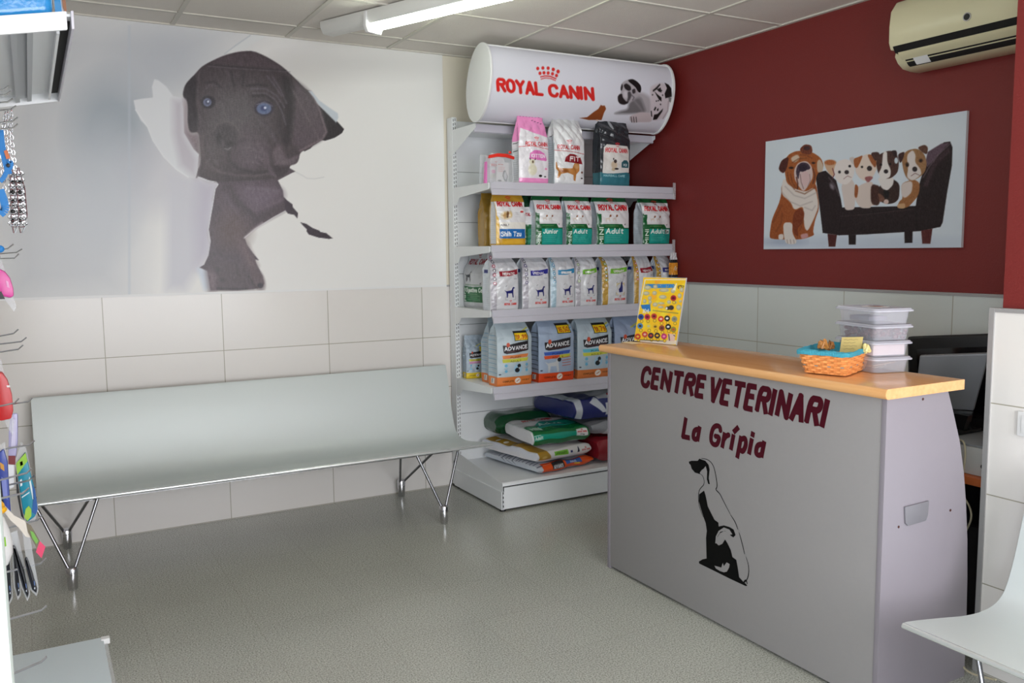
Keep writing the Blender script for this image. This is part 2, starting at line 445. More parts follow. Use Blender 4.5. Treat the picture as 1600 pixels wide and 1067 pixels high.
RED = (200, 32, 40)
def brand(a, x, y, w, col=RED, crown=True, up=1, shear=0.0, sw=None, arc=0.0):
    h = w*0.145; sw = sw or h*0.27
    a.text('ROYAL CANIN', x, y, w, h, sw, col, up=up, shear=shear, arc=arc)
    if crown:
        cx, cy = x+w*0.5, y+up*h*1.45
        for i in range(5):
            t = (i-2)/2
            a.ell(cx+t*w*0.085, cy+up*h*(0.9-abs(t)*0.15), h*0.14, h*0.14, col)
            if i < 4: a.ell(cx+(t+.25)*w*0.072, cy+up*h*(0.5-abs(t+.25)*0.1), h*0.12, h*0.12, col)
        a.line([(cx-w*0.055, cy), (cx, cy+up*h*0.06), (cx+w*0.055, cy)], h*0.13, col)

# ================================================================== THE ROOM
ZT, ZC = 1.2856, 2.7044            # top of the tiled wainscot, ceiling
YF = -6.5                          # front (shop window) wall
tb = tile_mat('wall_tiles_back', 0, -1.5213, ZT)
tr = tile_mat('wall_tiles_right', 1, -1.3195, ZT, col=(214, 218, 214))
tp = tile_mat('wall_tiles_pier', 1, -3.49, ZT)
tl = tile_mat('wall_tiles_left', 1, -0.3, ZT)
struct('floor', MB().box(-4.75, 0.1, YF-0.1, 0.1, -0.1, 0), MT['floor'])
struct('ceiling', MB().box(-4.75, 0.1, YF-0.1, 0.1, ZC, ZC+0.1), MT['ceil'])
w = MB().box(-4.75, 0.0, 0.006, 0.12, ZT, ZC); w.mi = 1; w.box(-4.75, 0.0, 0.0, 0.12, -0.02, ZT)
struct('wall_back', w, [MT['paint_white'], tb])
w = MB().box(0.01, 0.12, -6.5, 0.12, ZT, ZC); w.mi = 1; w.box(0.0, 0.12, -6.5, 0.12, -0.02, ZT)
struct('wall_right', w, [MT['red'], tr])
XP, YP = -0.785, -3.19
w = MB().box(XP+0.022, 0.01, YF, YP-0.024, ZT, ZC); w.mi = 1; w.box(XP, 0.0, YF, YP, -0.02, ZT)
struct('wall_pier', w, [MT['red'], tp])
w = MB().box(-4.75, -4.62, -4.35, 0.006, ZT, ZC).box(-4.75, -4.62, YF, -6.35, ZT, ZC).box(-4.75, -4.62, -6.35, -4.35, 2.35, ZC); w.mi = 1
w.box(-4.75, -4.612, -4.35, 0.006, -0.02, ZT).box(-4.75, -4.612, YF, -6.35, -0.02, ZT).box(-4.75, -4.612, -6.35, -4.35, -0.02, 0.35)
struct('wall_left', w, [MT['paint_white'], tl])
# front wall: plaster round a large shop window
WX0, WX1, WZ0, WZ1 = -3.95, -0.95, 0.25, 2.45
w = MB().box(-4.75, WX0, YF-0.15, YF, -0.02, ZC).box(WX1, 0.0, YF-0.15, YF, -0.02, ZC).box(WX0, WX1, YF-0.15, YF, -0.02, WZ0).box(WX0, WX1, YF-0.15, YF, WZ1, ZC)
struct('wall_front', w, MT['paint_white'])
w = MB()
for x in (WX0, -2.47, WX1-0.05): w.box(x, x+0.05, YF-0.1, YF-0.04, WZ0, WZ1)
for z in (WZ0, WZ1-0.05): w.box(WX0, WX1, YF-0.1, YF-0.04, z, z+0.05)
win = struct('window_1', w, flat('window_frame_aluminium', (150, 150, 150), 0.4, 0.6))
MB().box(WX0+0.05, WX1-0.05, YF-0.072, YF-0.068, WZ0+0.05, WZ1-0.05).build('glass', MT['glassy'], win)
w = MB()
for y in (-6.35, -5.375, -4.40): w.box(-4.70, -4.64, y, y+0.05, 0.35, 2.35)
for z in (0.35, 2.30): w.box(-4.70, -4.64, -6.35, -4.35, z, z+0.05)
added_win = struct('added_window', w, flat('window_frame_aluminium', (150, 150, 150), 0.4, 0.6))  # unseen window, added to bring light from the left
MB().box(-4.672, -4.668, -6.30, -4.40, 0.40, 2.30).build('glass', MT['glassy'], added_win)
# metal profiles that cap the tiles
gm = flat('tile_profile_grey', (168, 166, 166), 0.4, 0.3)
struct('trim_1', MB().box(-1.35, -0.001, -0.004, 0.005, ZT-0.006, ZT+0.006), gm)
struct('trim_2', MB().box(-0.004, 0.009, YP, -0.004, ZT-0.007, ZT+0.007), gm)
w = MB().box(XP-0.005, XP+0.021, YF, YP+0.004, ZT-0.008, ZT+0.006).box(XP-0.006, XP+0.012, YP-0.012, YP+0.006, 0, ZT+0.0065)
struct('trim_3', w, gm)
# suspended ceiling bars
w = MB()
xs = [-0.508-0.6*k for k in range(8)]; ys = [-0.2531-0.6*k for k in range(11)]
for x in xs: w.box(x-0.012, x+0.012, YF, 0.006, ZC-0.006, ZC+0.001)
for i, y in enumerate(ys): w.box(-4.61, 0.0, y-0.012, y+0.012, ZC-0.0055, ZC+0.001)
w.box(-4.61, 0.0, -0.014, 0.006, ZC-0.008, ZC+0.001).box(-0.012, 0.01, YF, 0.0, ZC-0.008, ZC+0.001)
w.mi = 1
for x in xs:
    for y in ys: w.box(x-0.0125, x-0.0095, y-0.02, y-0.0165, ZC-0.0068, ZC-0.0055)
struct('ceiling_grid', w, [MT['tbar'], MT['dark']])

# ================================================================== FLUORESCENT LAMP
def batten(d, S0, label):
  lamp = thing('ceiling_batten_lamp', label, 'lamp', tuple(S0+Vector((0, 0, ZC-0.006))), math.atan2(d.y, d.x))
  prof = [(-0.052, 0), (0.052, 0), (0.052, -0.03), (0.034, -0.062), (-0.034, -0.062), (-0.052, -0.03)]
  w = MB().prism(prof, 'x', 0.0, 1.62)
  w.build('housing', flat('lamp_housing', (232, 232, 228), 0.35), lamp, bevel=0.003)
  for x in (0.33, 1.58):
      w = MB().prism([(-0.058, -0.005), (0.058, -0.005), (0.06, -0.075), (0.045, -0.105), (-0.045, -0.105), (-0.06, -0.075)], 'x', x, x+0.022)
      w.build('socket', MT['white_plastic'], lamp, bevel=0.004)
  w = MB().tube([(0.352, 0, -0.083), (1.58, 0, -0.083)], 0.013, 16)
  w.build('tube', MT['tube'], lamp, smooth=True)
batten(Vector((0.40, -0.9165, 0)), Vector((-2.195, -0.40, 0)), 'lit white fluorescent batten lamp set askew on the ceiling near the puppy mural')
batten(Vector((0.40, -0.9165, 0)), Vector((-2.75, -3.9, 0)), 'unseen fluorescent batten lamp added behind the camera to brighten the ceiling')  # unseen lamp added as fill light for the ceiling

# ================================================================== WALL BENCHES
BP = [(-0.092, 0.800), (-0.098, 0.787), (-0.131, 0.682), (-0.172, 0.527), (-0.205, 0.440), (-0.232, 0.400), (-0.275, 0.378), (-0.346, 0.371), (-0.43, 0.378), (-0.509, 0.392), (-0.62, 0.410), (-0.69, 0.420), (-0.712, 0.421)]
def smooth_open(p, it=2): return chaikin(p, it)
def bench(name, label, loc, rotz, length, feet, group=None):
    b = thing(name, label, 'bench', loc, rotz, group)
    p = smooth_open(BP); th = 0.013
    up, dn = [], []
    for i, (y, z) in enumerate(p):
        a = p[max(0, i-1)]; c = p[min(len(p)-1, i+1)]
        t = Vector((c[0]-a[0], c[1]-a[1])).normalized(); n = Vector((t.y, -t.x))
        if n.y < 0 and abs(n.y) > abs(n.x): n = -n
        if n.x > 0 and abs(n.x) >= abs(n.y): n = -n
        up.append((y, z)); dn.append((y-n.x*th, z-n.y*th))
    w = MB(); k = len(up)
    w._add([(x, *q) for x in (0, length) for q in up+dn], [])
    o_ = 2*k
    for i in range(k-1):
        w._add([], []); w.f += [(i, i+1, i+1+o_, i+o_), (k+i, k+i+1, k+i+1+o_, k+i+o_), (i, i+1, k+i+1, k+i), (o_+i, o_+i+1, o_+k+i+1, o_+k+i)]; w.m += [0]*4
    w.f += [(0, k, k+o_, o_), (k-1, 2*k-1, 2*k-1+o_, k-1+o_)]; w.m += [0]*2
    w.build('seat_shell', MT['alu'], b, bevel=0.002, seg=1)
    w = MB().tube([(0.004, up[-1][0]-0.002, up[-1][1]-0.007), (length-0.004, up[-1][0]-0.002, up[-1][1]-0.007)], 0.0085, 10)
    w.build('front_edge', flat('bright_edge', (225, 230, 230), 0.25, 0.7), b, smooth=True)
    MB().box(0.08, length-0.2, -0.40, -0.36, 0.345, 0.364).build('support_rail', MT['dark_chrome'], b)
    MB().box(0.08, length-0.2, -0.60, -0.57, 0.372, 0.394).build('support_rail', MT['dark_chrome'], b)
    for x in feet:
        for fy, ty in ((-0.70, -0.63), (-0.07, -0.39)):
            lg = MB()
            for s in (-1, 1):
                lg.tube([(x+s*0.008, fy, 0.085), (x+s*0.125, ty, 0.385 if fy < -0.5 else 0.365)], 0.0075, 10)
            leg = lg.build('leg', MT['dark_chrome'], b, smooth=True)
            MB().lathe([(0.0175, 0.0), (0.020, 0.004), (0.026, 0.098), (0.022, 0.104), (0.004, 0.104)], (x, fy, 0), 20).build('foot_cap', MT['chrome'], leg, smooth=True)
    return b
bench('bench', 'long silver one-piece metal bench against the tiled wall under the puppy mural', (-3.675, 0, 0), 0, 2.265, (0.12, 1.96))
bench('bench', 'silver metal bench at the lower right, against the tiled pier by the counter', (XP, -3.41, 0), -PI/2, 2.25, (0.30, 1.94))

# ================================================================== SHELVING UNIT
SX0, SX1 = -1.335, -0.02
SZ = [1.885, 1.526, 1.153, 0.706]          # tops of the four shelves
unit = thing('shelving_unit', 'tall white metal shelving unit holding bags of pet food in the corner', 'shelving unit', (0, 0, 0))
w = MB()
zb = [0.16, 0.47, 0.73, 1.04, 1.36, 1.68, 1.99, 2.30]
for a, b_ in zip(zb[:-1], zb[1:]): w.box(SX0+0.02, SX1-0.02, -0.05, -0.03, a+0.0015, b_-0.0015)
w.mi = 1; w.box(SX0+0.02, SX1-0.02, -0.04, -0.028, 0.16, 2.30)
w.build('back_panel', [MT['steel_white'], flat('panel_joint', (120, 122, 126))], unit)
for x in (SX0, SX1-0.03):
    w = MB().box(x, x+0.03, -0.085, -0.012, 0.012, 2.315)
    w.mi = 1
    z = 0.14
    while z < 2.30:
        for dx in (0.0075, 0.0195): w.box(x+dx, x+dx+0.0035, -0.0856, -0.08, z + (0.004 if dx > 0.01 else 0), z+0.015+(0.004 if dx > 0.01 else 0))
        z += 0.025
    up = w.build('upright', [MT['steel_white'], MT['dark']], unit)
    MB().box(x-0.004, x+0.034, -0.10, -0.005, 0, 0.014).build('foot', MT['black'], up)
def shelf(z, depth=0.565):
    w = MB().box(SX0+0.005, SX1-0.005, -depth, -0.055, z-0.03, z)
    sh = w.build('shelf', MT['steel_white'], unit, bevel=0.003)
    # price rail along the front edge
    pr = [(-depth-0.003, z+0.008), (-depth-0.009, z+0.008), (-depth-0.014, z-0.030), (-depth-0.022, z-0.034), (-depth-0.028, z-0.066), (-depth-0.022, z-0.068), (-depth-0.010, z-0.040), (-depth-0.003, z-0.036)]
    MB().prism(pr, 'x', SX0+0.004, SX1+0.006).build('price_rail', MT['rail'], sh)
    for x in (SX0+0.001, SX1-0.004):
        MB().prism([(-0.082, z+0.004), (-depth+0.01, z+0.003), (-depth+0.01, z-0.034), (-0.17, z-0.060), (-0.135, z-0.095), (-0.082, z-0.105)], 'x', x, x+0.003).build('bracket', MT['steel_white'], sh)
for z in SZ: shelf(z)
# shelf that carries the lit header
zh = 2.235
w = MB().box(SX0+0.005, SX1-0.005, -0.36, -0.055, zh-0.028, zh)
sh = w.build('shelf', MT['steel_white'], unit, bevel=0.003)
MB().prism([(-0.362, zh+0.004), (-0.372, zh+0.004), (-0.380, zh-0.04), (-0.372, zh-0.045), (-0.362, zh-0.03)], 'x', SX0+0.004, SX1).build('price_rail', MT['rail'], sh)
for x in (SX0+0.001, SX1-0.004): MB().prism([(-0.082, zh+0.003), (-0.40, zh+0.003), (-0.40, zh-0.02), (-0.082, zh-0.15)], 'x', x, x+0.003).build('bracket', MT['steel_white'], sh)
# plinth
w = MB().prism([(-0.684, 0.164), (-0.684, 0.150), (-0.66, 0.150), (-0.02, 0.150), (-0.02, 0.166), (-0.66, 0.170), (-0.675, 0.170)], 'x', SX0, SX1)
pl = w.build('base_deck', MT['steel_white'], unit)
w = MB().box(SX0+0.014, SX1-0.014, -0.676, -0.668, 0.012, 0.140)
w.build('kick_panel', MT['steel_white'], pl)
for x in (SX0, SX1-0.01):
    w = MB()
    w.prism([(-0.682, 0.012), (-0.682, 0.165), (-0.05, 0.235), (-0.05, 0.012)], 'x', x-0.001, x+0.002)
    w.prism([(-0.682, 0.012), (-0.682, 0.118), (-0.05, 0.118), (-0.05, 0.012)], 'x', x-0.008, x+0.010)
    w.mi = 1
    for k in range(5): w.box(x+0.0015, x+0.006, -0.683, -0.68, 0.026+k*0.026, 0.039+k*0.026)
    w.build('side_panel', [MT['steel_white'], MT['dark']], pl)
MB().box(SX0+0.02, SX1-0.02, -0.664, -0.05, 0.006, 0.149).build('void', MT['dark'], pl)
for x in (SX0+0.01, SX1-0.03): MB().lathe([(0.018, 0), (0.018, 0.008), (0.008, 0.01), (0.008, 0.02)], (x, -0.66, 0), 12).build('foot', MT['black'], pl)
# clear ticket holders on the right end of two rails
for z in SZ[:2]:
    MB().box(SX1-0.012, SX1+0.008, -0.600, -0.596, z-0.07, z+0.035).build('ticket_holder', MT['clear'], unit)

# ================================================================== HEADER SIGN ON TOP OF THE SHELVING
sign = thing('header_sign', 'white curved header sign with red lettering and dogs on top of the shelving unit', 'sign', (0, 0, 0))
HC = (-0.475, 2.452); HA, HB, HT = 0.212, 0.135, math.radians(19)
def hell(t, ka=1.0, kb=1.0):
    a, b_ = HA*ka*math.cos(t), HB*kb*math.sin(t)       # a along the long axis, b towards the room (-y)
    ca, sa = math.cos(HT), math.sin(HT)
    return (HC[0] - a*sa - b_*ca, HC[1] + a*ca - b_*sa)
for x0, x1 in ((-1.352, -1.338), (-0.062, -0.048)):
    MB().prism([hell(2*PI*k/48, 1.04, 1.09) for k in range(48)], 'x', x0, x1).build('end_cap', MT['white_plastic'], sign, bevel=0.003)
nx, ny = 560, 150
ts = np.linspace(0.04*PI, 0.96*PI, ny); xsg = np.linspace(-1.338, -0.062, nx)
prof_ = np.array([hell(t) for t in ts])
P = np.zeros((ny, nx, 3)); P[..., 0] = xsg[None, :]; P[..., 1] = prof_[:, 0:1]; P[..., 2] = prof_[:, 1:2]
U, V = pix(P)
a = Art(U, V, (222, 222, 232), 1.0)
k = 4.0
def q4(pts, ox=680, oy=40, s=4.0): return [(ox+p[0]/s, oy+p[1]/s) for p in pts]
# red brand lettering follows the photo's line across the sign
def sign_text(t, x0, y0, x1, y1, h0, h1, w):
    st = text_strokes(t, 1.0, 1.0)
    for s_ in st:
        pts = []
        for px_, py_ in s_:
            pts.append((x0+(x1-x0)*px_ - 1.5*py_, y0+(y1-y0)*px_ - (h0+(h1-h0)*px_)*py_))
        a.line(pts, w, (214, 38, 34))
sign_text('ROYAL', 778.5, 141.0, 847, 148.0, 17.5, 17.5, 5.0)
sign_text('CANIN', 859.5, 149.5, 927, 155.5, 16.5, 17.0, 5.0)
for px_, py_, r in ((641, 268, 9), (673, 265, 9), (706, 266, 9), (738, 274, 9.5), (768, 287, 10), (655, 298, 9), (680, 295, 9), (706, 296, 9), (733, 301, 9), (758, 312, 9)):
    a.ell(680+px_/4, 40+py_/4, r/4*1.05, r/4*1.2, (214, 38, 34))
a.line(q4([(660, 320), (690, 314), (720, 317), (754, 332)]), 2.0, (214, 38, 34)); a.line(q4([(662, 334), (690, 327), (720, 330), (751, 343)]), 1.4, (214, 38, 34))
q8 = lambda pts: [(930+p[0]/8.207, 100+p[1]/8.207) for p in pts]
G = lambda v: (v, v*0.97, v)
# grey great dane and the spotted one beside it
a.soft(q8([(520, 360), (620, 370), (700, 420), (740, 520), (745, 640), (560, 640), (470, 560), (460, 480)]), (176, 170, 176), 6)
a.soft(q8([(430, 500), (520, 440), (590, 430), (620, 520), (650, 610), (560, 630), (440, 640), (230, 640), (320, 605), (420, 580)]), G(112), 5)
a.line(q8([(500, 470), (560, 540), (600, 600)]), 2, G(150), 4, .7); a.line(q8([(560, 420), (610, 500), (640, 590)]), 2, G(146), 4, .7)
a.soft(q8([(440, 670), (500, 645), (580, 615), (720, 630), (735, 745), (560, 745), (480, 755), (440, 720)]), (200, 186, 190), 2)
a.soft(q8([(700, 300), (780, 260), (860, 240), (960, 280), (980, 420), (960, 560), (900, 690), (760, 730), (700, 640), (710, 450)]), (208, 198, 204), 4)
a.soft(q8([(325, 300), (345, 240), (400, 205), (480, 190), (560, 250), (580, 330), (530, 400), (500, 450), (430, 500), (360, 525), (295, 490), (285, 420), (330, 380)]), (176, 170, 176), 2)
a.soft(q8([(355, 360), (400, 330), (420, 380), (410, 440), (370, 430)]), (206, 200, 206), 4)
a.soft(q8([(415, 205), (480, 190), (540, 225), (585, 275), (592, 330), (578, 372), (548, 355), (520, 300), (475, 262), (440, 235)]), (22, 20, 22), 1)
a.soft(q8([(362, 270), (400, 245), (455, 285), (462, 330), (430, 348), (382, 320)]), (38, 35, 38), 1.5)
a.soft(q8([(288, 420), (308, 388), (345, 378), (352, 430), (400, 485), (432, 470), (420, 505), (370, 524), (318, 512), (294, 480)]), (34, 30, 32), 1.5)
a.soft(q8([(415, 360), (450, 350), (470, 400), (440, 470), (405, 480), (420, 430)]), (78, 74, 78), 2)
a.soft(q8([(326, 300), (345, 245), (358, 290), (342, 345), (326, 335)]), (46, 43, 46), 1)
a.soft(q8([(470, 330), (512, 312), (520, 370), (480, 385)]), (56, 52, 56), 1.5); a.line(q8([(470, 400), (500, 430), (480, 460)]), 1.2, (90, 84, 90), 2)
for pts, c in (([(780, 300), (830, 250), (835, 270), (790, 325), (740, 358), (738, 335)], 20), ([(790, 325), (840, 300), (850, 365), (815, 355)], 26), ([(760, 350), (800, 390), (850, 430), (850, 480), (820, 460), (790, 410)], 20),
               ([(890, 240), (940, 265), (975, 310), (985, 420), (940, 430), (900, 440), (890, 380), (920, 310)], 22), ([(940, 430), (990, 430), (975, 500), (945, 480)], 120),
               ([(750, 590), (770, 545), (785, 560), (765, 600)], 24), ([(790, 580), (810, 565), (812, 595), (795, 605)], 24), ([(755, 650), (800, 640), (870, 570), (860, 610), (790, 710), (740, 718)], 30), ([(712, 600), (725, 605), (732, 680), (718, 670)], 26), ([(830, 510), (845, 515), (842, 530)], 30)):
    a.poly(q8(pts), (c, c, c), 1)
for px_, py_ in ((735, 395), (785, 475), (810, 470), (865, 400), (838, 518), (850, 340)): a.ell(*q8([(px_, py_)])[0], 1.1, 1.1, (40, 38, 40))
for i in range(3): a.line(q8([(460+i*32, 680), (470+i*30, 745)]), 1.2, (60, 56, 58))
a.line(q8([(940, 480), (930, 600), (870, 700)]), 1.4, (160, 146, 150), 2)
# small ginger cat, sitting
a.poly(q4([(900, 578), (950, 572), (990, 540), (1020, 520), (1035, 495), (1044, 500), (1060, 500), (1068, 520), (1055, 545), (1040, 590), (960, 590)]), (140, 72, 34), 0.8)
a.ell(680+1012/4, 40+592/4, 2.2, 1.2, (220, 200, 190))
grid_mesh('sign_face', P, a.C, flat('sign_film', (255, 255, 255), 0.3, attr=True), sign)
# white back half and ledges of the sign
bk = [hell(t) for t in np.linspace(0.96*PI, 2.04*PI, 24)]
MB().prism(bk, 'x', -1.338, -0.062).build('sign_back', MT['white_plastic'], sign)
MB().tube([(-1.34, *hell(0.04*PI)), (-0.06, *hell(0.04*PI))], 0.006, 8).tube([(-1.34, *hell(0.96*PI)), (-0.06, *hell(0.96*PI))], 0.006, 8).build('edge_strip', MT['white_plastic'], sign, smooth=True)

# ================================================================== RECEPTION COUNTER
CX, CY0, CY1 = -1.32, -1.70, -3.20
ct = thing('reception_counter', 'grey reception counter with maroon lettering, dog emblem and beech top', 'counter', (0, 0, 0))
MB().box(CX, CX+0.02, CY1+0.002, CY0-0.002, 0.012, 1.028).build('front_panel', MT['grey_lam'], ct, bevel=0.001)
sp = [(CX-0.002, 0.0), (CX-0.002, 1.03), (-1.02, 1.03), (-0.985, 0.95), (-0.945, 0.85), (-0.915, 0.74), (-0.895, 0.63), (-0.878, 0.50), (-0.868, 0.36), (-0.862, 0.2), (-0.860, 0.0)]
for y, lab in ((CY0, None), (CY1, None)):
    s_ = 1 if y == CY0 else -1
    p0 = MB().prism(sp, 'y', y-0.019 if s_ > 0 else y, y if s_ > 0 else y+0.019).build('side_panel', MT['dimmed_lam'], ct, bevel=0.0015)
    if s_ < 0:
        c0 = [(-1.224, 0.668), (-1.104, 0.670), (-1.106, 0.625), (-1.116, 0.605), (-1.205, 0.602), (-1.218, 0.612)]
        MB().prism(c0, 'y', y-0.0005, y-0.007).build('cable_plate', flat('plate_grey', (120, 118, 124), 0.4), p0, bevel=0.002)
        for x, z in ((-1.148, 1.012), (-1.245, 0.604), (-0.98, 0.617)): MB().tube([(x, y+0.001, z), (x, y-0.0012, z)], 0.0045, 10).build('screw_cap', flat('screw_brown', (70, 30, 20), 0.5), p0)
MB().box(CX+0.0205, -0.95, CY1+0.02, CY0-0.02, 0.40, 0.42).build('inner_shelf', MT['grey_lam'], ct)
MB().box(CX+0.0205, -0.99, CY1+0.02, CY0-0.02, 0.80, 0.82).build('inner_shelf', MT['grey_lam'], ct)
# beech top with a rounded front nosing
TX0, TX1, TY0, TY1 = -1.348, -0.955, CY0+0.035, CY1-0.014
nose = [(TX0+0.011*(1-math.sin(t)) , 1.0455+0.0165*math.cos(t)) for t in np.linspace(0, PI, 9)]
w = MB().prism(nose+[(TX1, 1.029), (TX1, 1.062)], 'y', TY1, TY0)
w.build('counter_top', MT['wood'], ct, smooth=True)
# applied lettering: heavy slanted capitals cut from vinyl
def ribbon_text(w, t, y0, z0, y1, z1, h, wd, shear=0.22, x=CX-0.0006):
    """letters on the front panel; y0 is the left end (y falls to the right), shear leans them"""
    st = text_strokes(t, 1.0, 1.0, gap=0.36); L = abs(y1-y0)
    for s_ in st:
        q = [Vector((0, y0-(px_*L) - shear*py_*h, z0+(z1-z0)*px_+py_*h)) for px_, py_ in s_]
        for a_, b_ in zip(q[:-1], q[1:]):
            dd = (b_-a_)
            if dd.length < 1e-5: continue
            dd.normalize(); nn = Vector((0, -dd.z, dd.y))
            e = wd*0.30 if len(q) <= 3 else wd*0.12
            a2, b2 = a_-dd*e, b_+dd*e
            c = [a2+nn*wd/2, b2+nn*wd/2, b2-nn*wd/2, a2-nn*wd/2]
            w.dx = getattr(w, 'dx', 0)+2e-6
            w._add([(x-w.dx, p.y, p.z) for p in c], [(0, 1, 2, 3)])
        for p in q[1:-1]:
            w.dx += 2e-6
            w._add([(x-w.dx, p.y+wd/2*math.cos(t_), p.z+wd/2*math.sin(t_)) for t_ in [2*PI*k/10 for k in range(10)]], [tuple(range(10))])
def pz(u, v): p_ = at(u, v, x=CX-0.0006); return p_[1], p_[2]
w = MB(); (ya, za), (yb, zb_) = pz(1002, 603), pz(1098, 621)
ribbon_text(w, 'CENTRE', ya, za+0.004, yb, zb_+0.004, 0.078, 0.0230); w.build('lettering', MT['maroon'], ct)
w = MB(); (ya, za), (yb, zb_) = pz(1108, 625), pz(1287, 667)
ribbon_text(w, 'VETERINARI', ya, za+0.002, yb, zb_+0.004, 0.086, 0.0225); w.build('lettering', MT['maroon'], ct)
w = MB(); (ya, za), (yb, zb_) = pz(1067, 683), pz(1090, 688)
ribbon_text(w, 'La', ya, za+0.003, yb, zb_+0.003, 0.076, 0.0215); w.build('lettering', MT['maroon'], ct)
w = MB(); (ya, za), (yb, zb_) = pz(1109, 694), pz(1190, 713)
ribbon_text(w, 'Grípia', ya, za+0.003, yb, zb_+0.002, 0.078, 0.0205); w.build('lettering', MT['maroon'], ct)
# the sitting dog cut from black vinyl
def vinyl(w, pts, x=CX-0.0006):
    q = [Vector((x,)+pz(1060+u/4.638, 700+v/4.638)) for u, v in pts]
    tris = tessellate_polygon([q])
    w._add(q, [tuple(t) for t in tris])
def vline(w, pts, wd, x=CX-0.0006):
    pts = chaikin(pts, 2)
    q = [Vector((x,)+pz(1060+u/4.638, 700+v/4.638)) for u, v in pts]
    for i, (a_, b_) in enumerate(zip(q[:-1], q[1:])):
        dd = (b_-a_); dd.normalize(); nn = Vector((0, -dd.z, dd.y)); k0 = wd*(0.35+0.65*math.sin(PI*(i+0.5)/len(q)))
        w.dx = getattr(w, 'dx', 1e-5)+2e-6; a_ = a_-Vector((w.dx, 0, 0)); b_ = b_-Vector((w.dx, 0, 0))
        w._add([tuple(p) for p in (a_+nn*k0/2-dd*.0005, b_+nn*k0/2+dd*.0005, b_-nn*k0/2+dd*.0005, a_-nn*k0/2-dd*.0005)], [(0, 1, 2, 3)])
w = MB()
vinyl(w, [(75, 98), (95, 92), (140, 92), (152, 76), (165, 82), (195, 92), (218, 120), (226, 155), (220, 220), (228, 262), (216, 260), (206, 225), (208, 170), (198, 130), (182, 150), (170, 158), (155, 178), (160, 190), (120, 178), (96, 150), (88, 122), (78, 112)])
vinyl(w, [(150, 335), (186, 308), (196, 340), (205, 380), (212, 420), (236, 470), (262, 520), (290, 540), (292, 568), (330, 560), (370, 572), (400, 590), (414, 630), (398, 648), (376, 632), (360, 606), (330, 602), (300, 618), (282, 648), (275, 690), (292, 706), (318, 694), (338, 662), (356, 690), (380, 740), (392, 790), (420, 810), (432, 880), (440, 935), (470, 968), (490, 985), (500, 998), (488, 1000), (380, 950), (260, 890), (150, 836), (148, 822), (175, 806), (204, 800), (200, 650), (206, 600), (198, 545), (182, 500), (160, 430), (148, 385)])
vline(w, [(165, 74), (215, 82), (252, 120), (268, 180), (280, 250), (280, 285), (268, 300), (300, 330), (315, 360), (345, 420), (376, 478)], 0.0045)
vline(w, [(376, 482), (410, 530), (432, 590)], 0.004); vline(w, [(440, 612), (462, 690), (480, 768)], 0.004); vline(w, [(490, 788), (512, 860), (508, 930), (490, 965), (472, 978)], 0.004)
vline(w, [(155, 185), (182, 205), (190, 262), (160, 290), (146, 320), (146, 400), (160, 450), (180, 500)], 0.0035)
vline(w, [(470, 975), (490, 950), (500, 985)], 0.005)
emb = w.build('dog_emblem', MT['vinyl_black'], ct)
w = MB()
gl = [(262, 852), (285, 858), (312, 866), (322, 832), (330, 856), (350, 828), (372, 840), (368, 866), (352, 895), (330, 900), (300, 890), (272, 872)]
q = [Vector((CX-0.0011,)+pz(1060+u/4.638, 700+v/4.638)) for u, v in gl]
w._add(q, [tuple(t) for t in tessellate_polygon([q])])
w.build('emblem_cutout', MT['grey_lam'], emb); w = MB()
q = [Vector((CX-0.0011,)+pz(1060+u/4.638, 700+v/4.638)) for u, v in [(268, 690), (272, 640), (292, 600), (330, 575), (370, 590), (392, 625), (372, 628), (340, 600), (305, 606), (284, 640), (278, 690)]]
w._add(q, [tuple(t) for t in tessellate_polygon([q])])
w.build('emblem_cutout', MT['grey_lam'], emb)

# ================================================================== PRINTED PUPPY MURAL ON THE BACK WALL
MX0, MX1, MZ0, MZ1 = -4.40, -1.352, 1.293, ZC-0.001
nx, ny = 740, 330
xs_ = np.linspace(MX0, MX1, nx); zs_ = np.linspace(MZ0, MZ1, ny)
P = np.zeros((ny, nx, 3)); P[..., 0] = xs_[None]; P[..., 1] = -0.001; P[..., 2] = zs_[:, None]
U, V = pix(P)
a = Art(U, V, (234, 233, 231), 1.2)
r4 = lambda pts: [(180+p[0]/2.37, 30+p[1]/2.37) for p in pts]
r7 = lambda pts: [(260+p[0]/4.447, 60+p[1]/4.447) for p in pts]
r8 = lambda pts: [(260+p[0]/5.08, 260+p[1]/5.08) for p in pts]
# soft printed shading of the paper
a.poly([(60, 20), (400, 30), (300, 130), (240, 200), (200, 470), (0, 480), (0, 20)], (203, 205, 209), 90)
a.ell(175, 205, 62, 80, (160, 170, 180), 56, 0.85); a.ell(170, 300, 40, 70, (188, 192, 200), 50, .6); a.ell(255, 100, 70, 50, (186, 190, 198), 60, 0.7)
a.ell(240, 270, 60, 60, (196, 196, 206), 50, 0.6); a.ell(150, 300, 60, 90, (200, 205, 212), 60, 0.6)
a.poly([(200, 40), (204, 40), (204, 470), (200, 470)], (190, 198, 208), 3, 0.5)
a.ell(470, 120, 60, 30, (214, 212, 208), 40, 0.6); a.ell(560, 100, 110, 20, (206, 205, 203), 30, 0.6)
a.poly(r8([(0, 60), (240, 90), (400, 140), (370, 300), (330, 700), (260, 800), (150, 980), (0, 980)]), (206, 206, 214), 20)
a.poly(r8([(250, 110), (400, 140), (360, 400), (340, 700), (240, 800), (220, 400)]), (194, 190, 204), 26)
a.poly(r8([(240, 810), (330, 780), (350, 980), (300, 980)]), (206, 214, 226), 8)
a.poly(r4([(405, 125), (440, 100), (500, 60), (560, 60), (480, 110), (430, 125)]), (226, 228, 228), 3)
a.line(r4([(405, 128), (445, 98), (500, 60)]), 1.5, (188, 194, 200), 2)
BR = (60, 50, 54)
